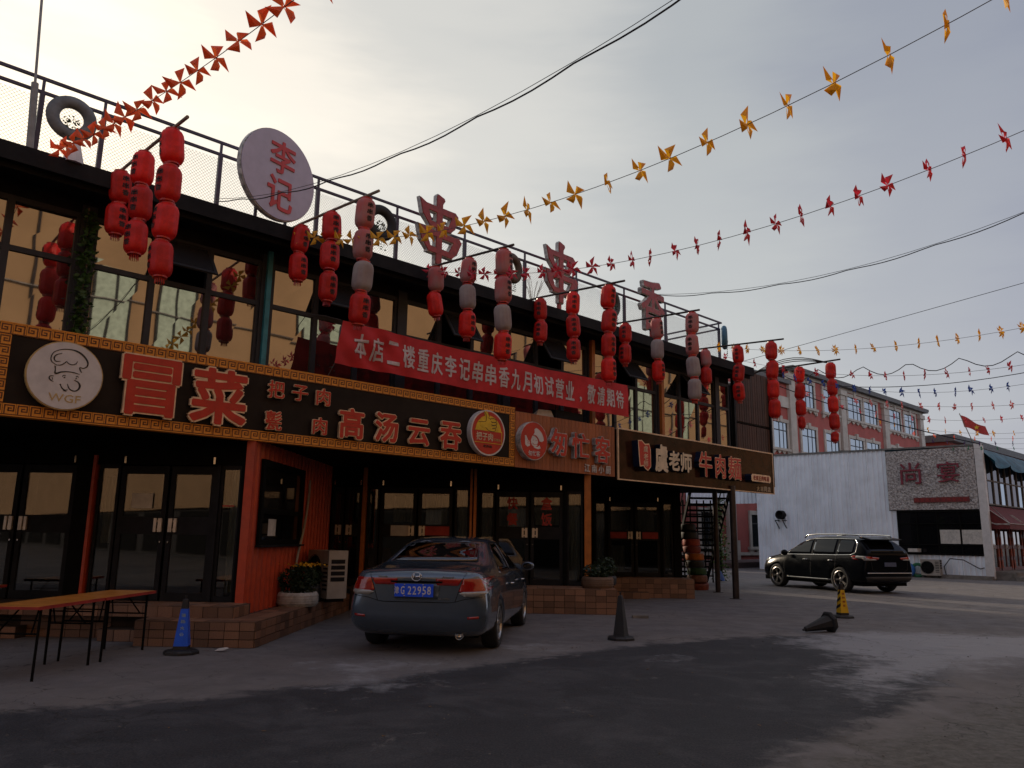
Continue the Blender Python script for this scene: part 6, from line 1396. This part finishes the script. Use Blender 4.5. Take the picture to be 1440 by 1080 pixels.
# potted flowers, AC on the first terrace
def planter(label, pos, r, h_, m, plant_r, plant_h, leafm, flowers=0, n=500, tyre_=False, z=.0):
    t = T('planter', label, 'planter', pos, 'G', local=True)
    x = MB(); prof = [(r * .90, 0), (r * .99, h_ * .2), (r, h_ * .5), (r * .99, h_ * .8), (r * .92, h_), (r * .80, h_), (r * .78, h_ * .8), (0, h_ * .8)]
    x.lathe(prof, 28); t.part('pot', x, m, smooth=True)
    for k in range(4):
        x = MB(); x.torus(r * .992, .006, 'z', (0, 0, h_ * (.25 + .17 * k)), 28, 5); t.part('ridge', x, m)
    x = MB(); leafcloud(x, (0, 0, h_ + plant_h * .42), (plant_r, plant_r, plant_h * .62), n, .075)
    for k in range(14):
        a = random.uniform(0, 6.28); x.tube([(0, 0, h_ * .8), (plant_r * .7 * math.cos(a), plant_r * .7 * math.sin(a), h_ + plant_h * .6)], .005, 3)
    t.part('foliage', x, leafm, kind='stuff')
    if flowers:
        x = MB()
        for k in range(flowers):
            a = random.gauss(0, .13); b_ = random.gauss(0, .12); p = Vector((a + .08, b_, h_ + plant_h * (.98 + .12 * random.random()))); leaf(x, p, .05); leaf(x, p, .05)
        t.part('blossom', x, M['flower'], kind='stuff')
    return t
planter('white tyre planter with yellow flowers in front of the red wall', (-3.80, 13.15, .325), .33, .22, mat('white painted tyre', (.50, .47, .43), .7, var=.2, scale=10, dirt=.3), .34, .42, M['leafdark'], 90, 750)
planter('dark planter with low foliage beside the outdoor unit', (-3.86, 13.85, .325), .24, .30, M['coneblack'], .26, .40, M['leafdark'], 0, 300)
ac_unit('beige outdoor unit standing side-on behind the yellow flowers', (-3.78, 14.2, .325), 'G', rad(-52), 1.12)
planter('tyre planter of dark clipped greenery beside the orange post', (1.38, 16.55, .485), .33, .22, mat('brown painted tyre pot', (.16, .09, .05), .7, dirt=.2), .30, .26, M['leafdark'], 0, 450)
planter('second dark green planter behind the one at the orange post', (1.62, 17.6, .485), .26, .20, M['coneblack'], .28, .40, M['leafdark'], 0, 400)
# leaning stack of painted tyres
cols = [('brick red', (.22, .045, .02)), ('dusty brown', (.20, .08, .05)), ('dark green', (.015, .07, .02)), ('black', (.02, .02, .02)), ('amber orange', (.45, .13, .01)), ('rust red', (.22, .035, .02)), ('tomato red', (.36, .05, .02)), ('charcoal', (.03, .03, .03)), ('near-black top', (.018, .018, .02))]
names = ['bottom', 'second from bottom', 'third from bottom', 'fourth from bottom', 'middle', 'fourth from top', 'third from top', 'second from top', 'topmost']
for k, (cn_, c) in enumerate(cols):
    lean = (-.045 * k - .004 * k * k) * .8
    tyre('%s painted tyre, %s of the leaning stack' % (cn_, names[k]), (5.10 + lean * .55 + random.gauss(0, .015), 24.6, .11 + k * .215), .31 - .008 * k, tyrem(cn_ + ' stacked tyre', c), 'G', 0, rad(random.gauss(0, 3)), grp='leaning stack of painted tyres', w_=.21)
x = MB(); x.tube([(4.50, 24.1, 1.45), (4.82, 23.9, .02)], .02, 6); single('leaning_rod', x, M['darkpole'], 'thin dark rod leaning beside the stack of painted tyres', 'rod', (4.82, 23.9, 0), 'G')
# creeper on the stair post, and rubbish
iv2 = T('climbing_plant', 'trailing green creeper on the post behind the steel columns', 'creeper', (7.1, 30.0, 0), 'G')
x = MB(); x.tube([(7.1, 30, 0), (7.05, 30, 3)], .05, 6); iv2.part('post', x, M['steel']); x = MB()
for _ in range(500):
    z = random.uniform(0, 3.0); leaf(x, Vector((7.1 + random.gauss(0, .16 if z < 1.6 else .08), 29.9 + random.gauss(0, .1), z)), .11)
iv2.part('foliage', x, M['leaf'], kind='stuff')
x = MB(); x.grid(lambda a, b_: (6.65 + .35 * a, 29.0 + .3 * b_, .05 + .35 * math.sin(math.pi * a) * math.sin(math.pi * b_) + .05 * random.random()), 6, 6); single('plastic_bag', x, mat('blue plastic', (.01, .08, .30), .4), 'crumpled blue plastic sheet at the foot of the creeper post', 'plastic sheet', (6.8, 29, 0), 'G')
x = MB(); x.add([(-3.98, 10.25, .01), (-3.86, 10.22, .02), (-3.84, 10.30, .05), (-3.95, 10.33, .035), (-3.80, 10.27, .045)], [(0, 1, 2, 3), (1, 4, 2)]); single('litter', x, M['paper'], 'scrap of white paper on the asphalt beside the blue cone', 'paper scrap', (-3.9, 10.27, 0), 'G')
x = MB(); x.box(1.95, 2.25, 15.45, 15.58, 0, .055); single('loose_brick', x, M['concrete'], 'pale brick lying on the ground below the terrace', 'brick', (2.1, 15.5, 0), 'G')

cp(E_, bd, 'bumper_reflector', patch(bv, [(-.80, .47), (-.66, .46), (-.66, .49), (-.80, .50)], 'back', .006, .05), redlens)
cp(E_, bd, 'bumper_reflector', patch(bv, [(.66, .46), (.80, .47), (.80, .50), (.66, .49)], 'back', .006, .05), redlens)
# grit and dead leaves scattered on the ground
x = MB(); rg = random.Random(3)
for _ in range(650):
    yy = 3.5 + 22 * rg.random() ** 1.6; xx = rg.uniform(-.62, .62) * yy; s_ = rg.uniform(.004, .016) * (1 + yy * .03)
    if xx < -3.3 and yy > 10.3: continue
    if xx < 1.9 and yy > 15.6: continue
    a_ = rg.uniform(0, 6.28); P_ = [(xx + s_ * math.cos(a_ + q * 1.57) * rg.uniform(.6, 1), yy + s_ * math.sin(a_ + q * 1.57) * rg.uniform(.6, 1), .001) for q in range(4)]
    x.add(P_ + [(xx, yy, s_ * rg.uniform(.4, .8))], [(0, 1, 4), (1, 2, 4), (2, 3, 4), (3, 0, 4)])
single('gravel', x, mat('loose grit', (.13, .12, .11), .9, col2=(.06, .055, .05), scale=1.5), None, None, frame='W', kind='stuff')
x = MB()
for _ in range(90):
    yy = 6 + 16 * rg.random(); xx = rg.uniform(-.5, .6) * yy
    if xx < -3.3 and yy > 10.3 or xx < 1.9 and yy > 15.6: continue
    leaf(x, Vector((xx, yy, .012)), rg.uniform(.03, .06)); x.v[-4:] = [(p[0], p[1], .004 + abs(p[2] - .012) * .35) for p in x.v[-4:]]
single('fallen_leaves', x, mat('dead leaf', (.16, .09, .035), .8), None, None, frame='W', kind='stuff')
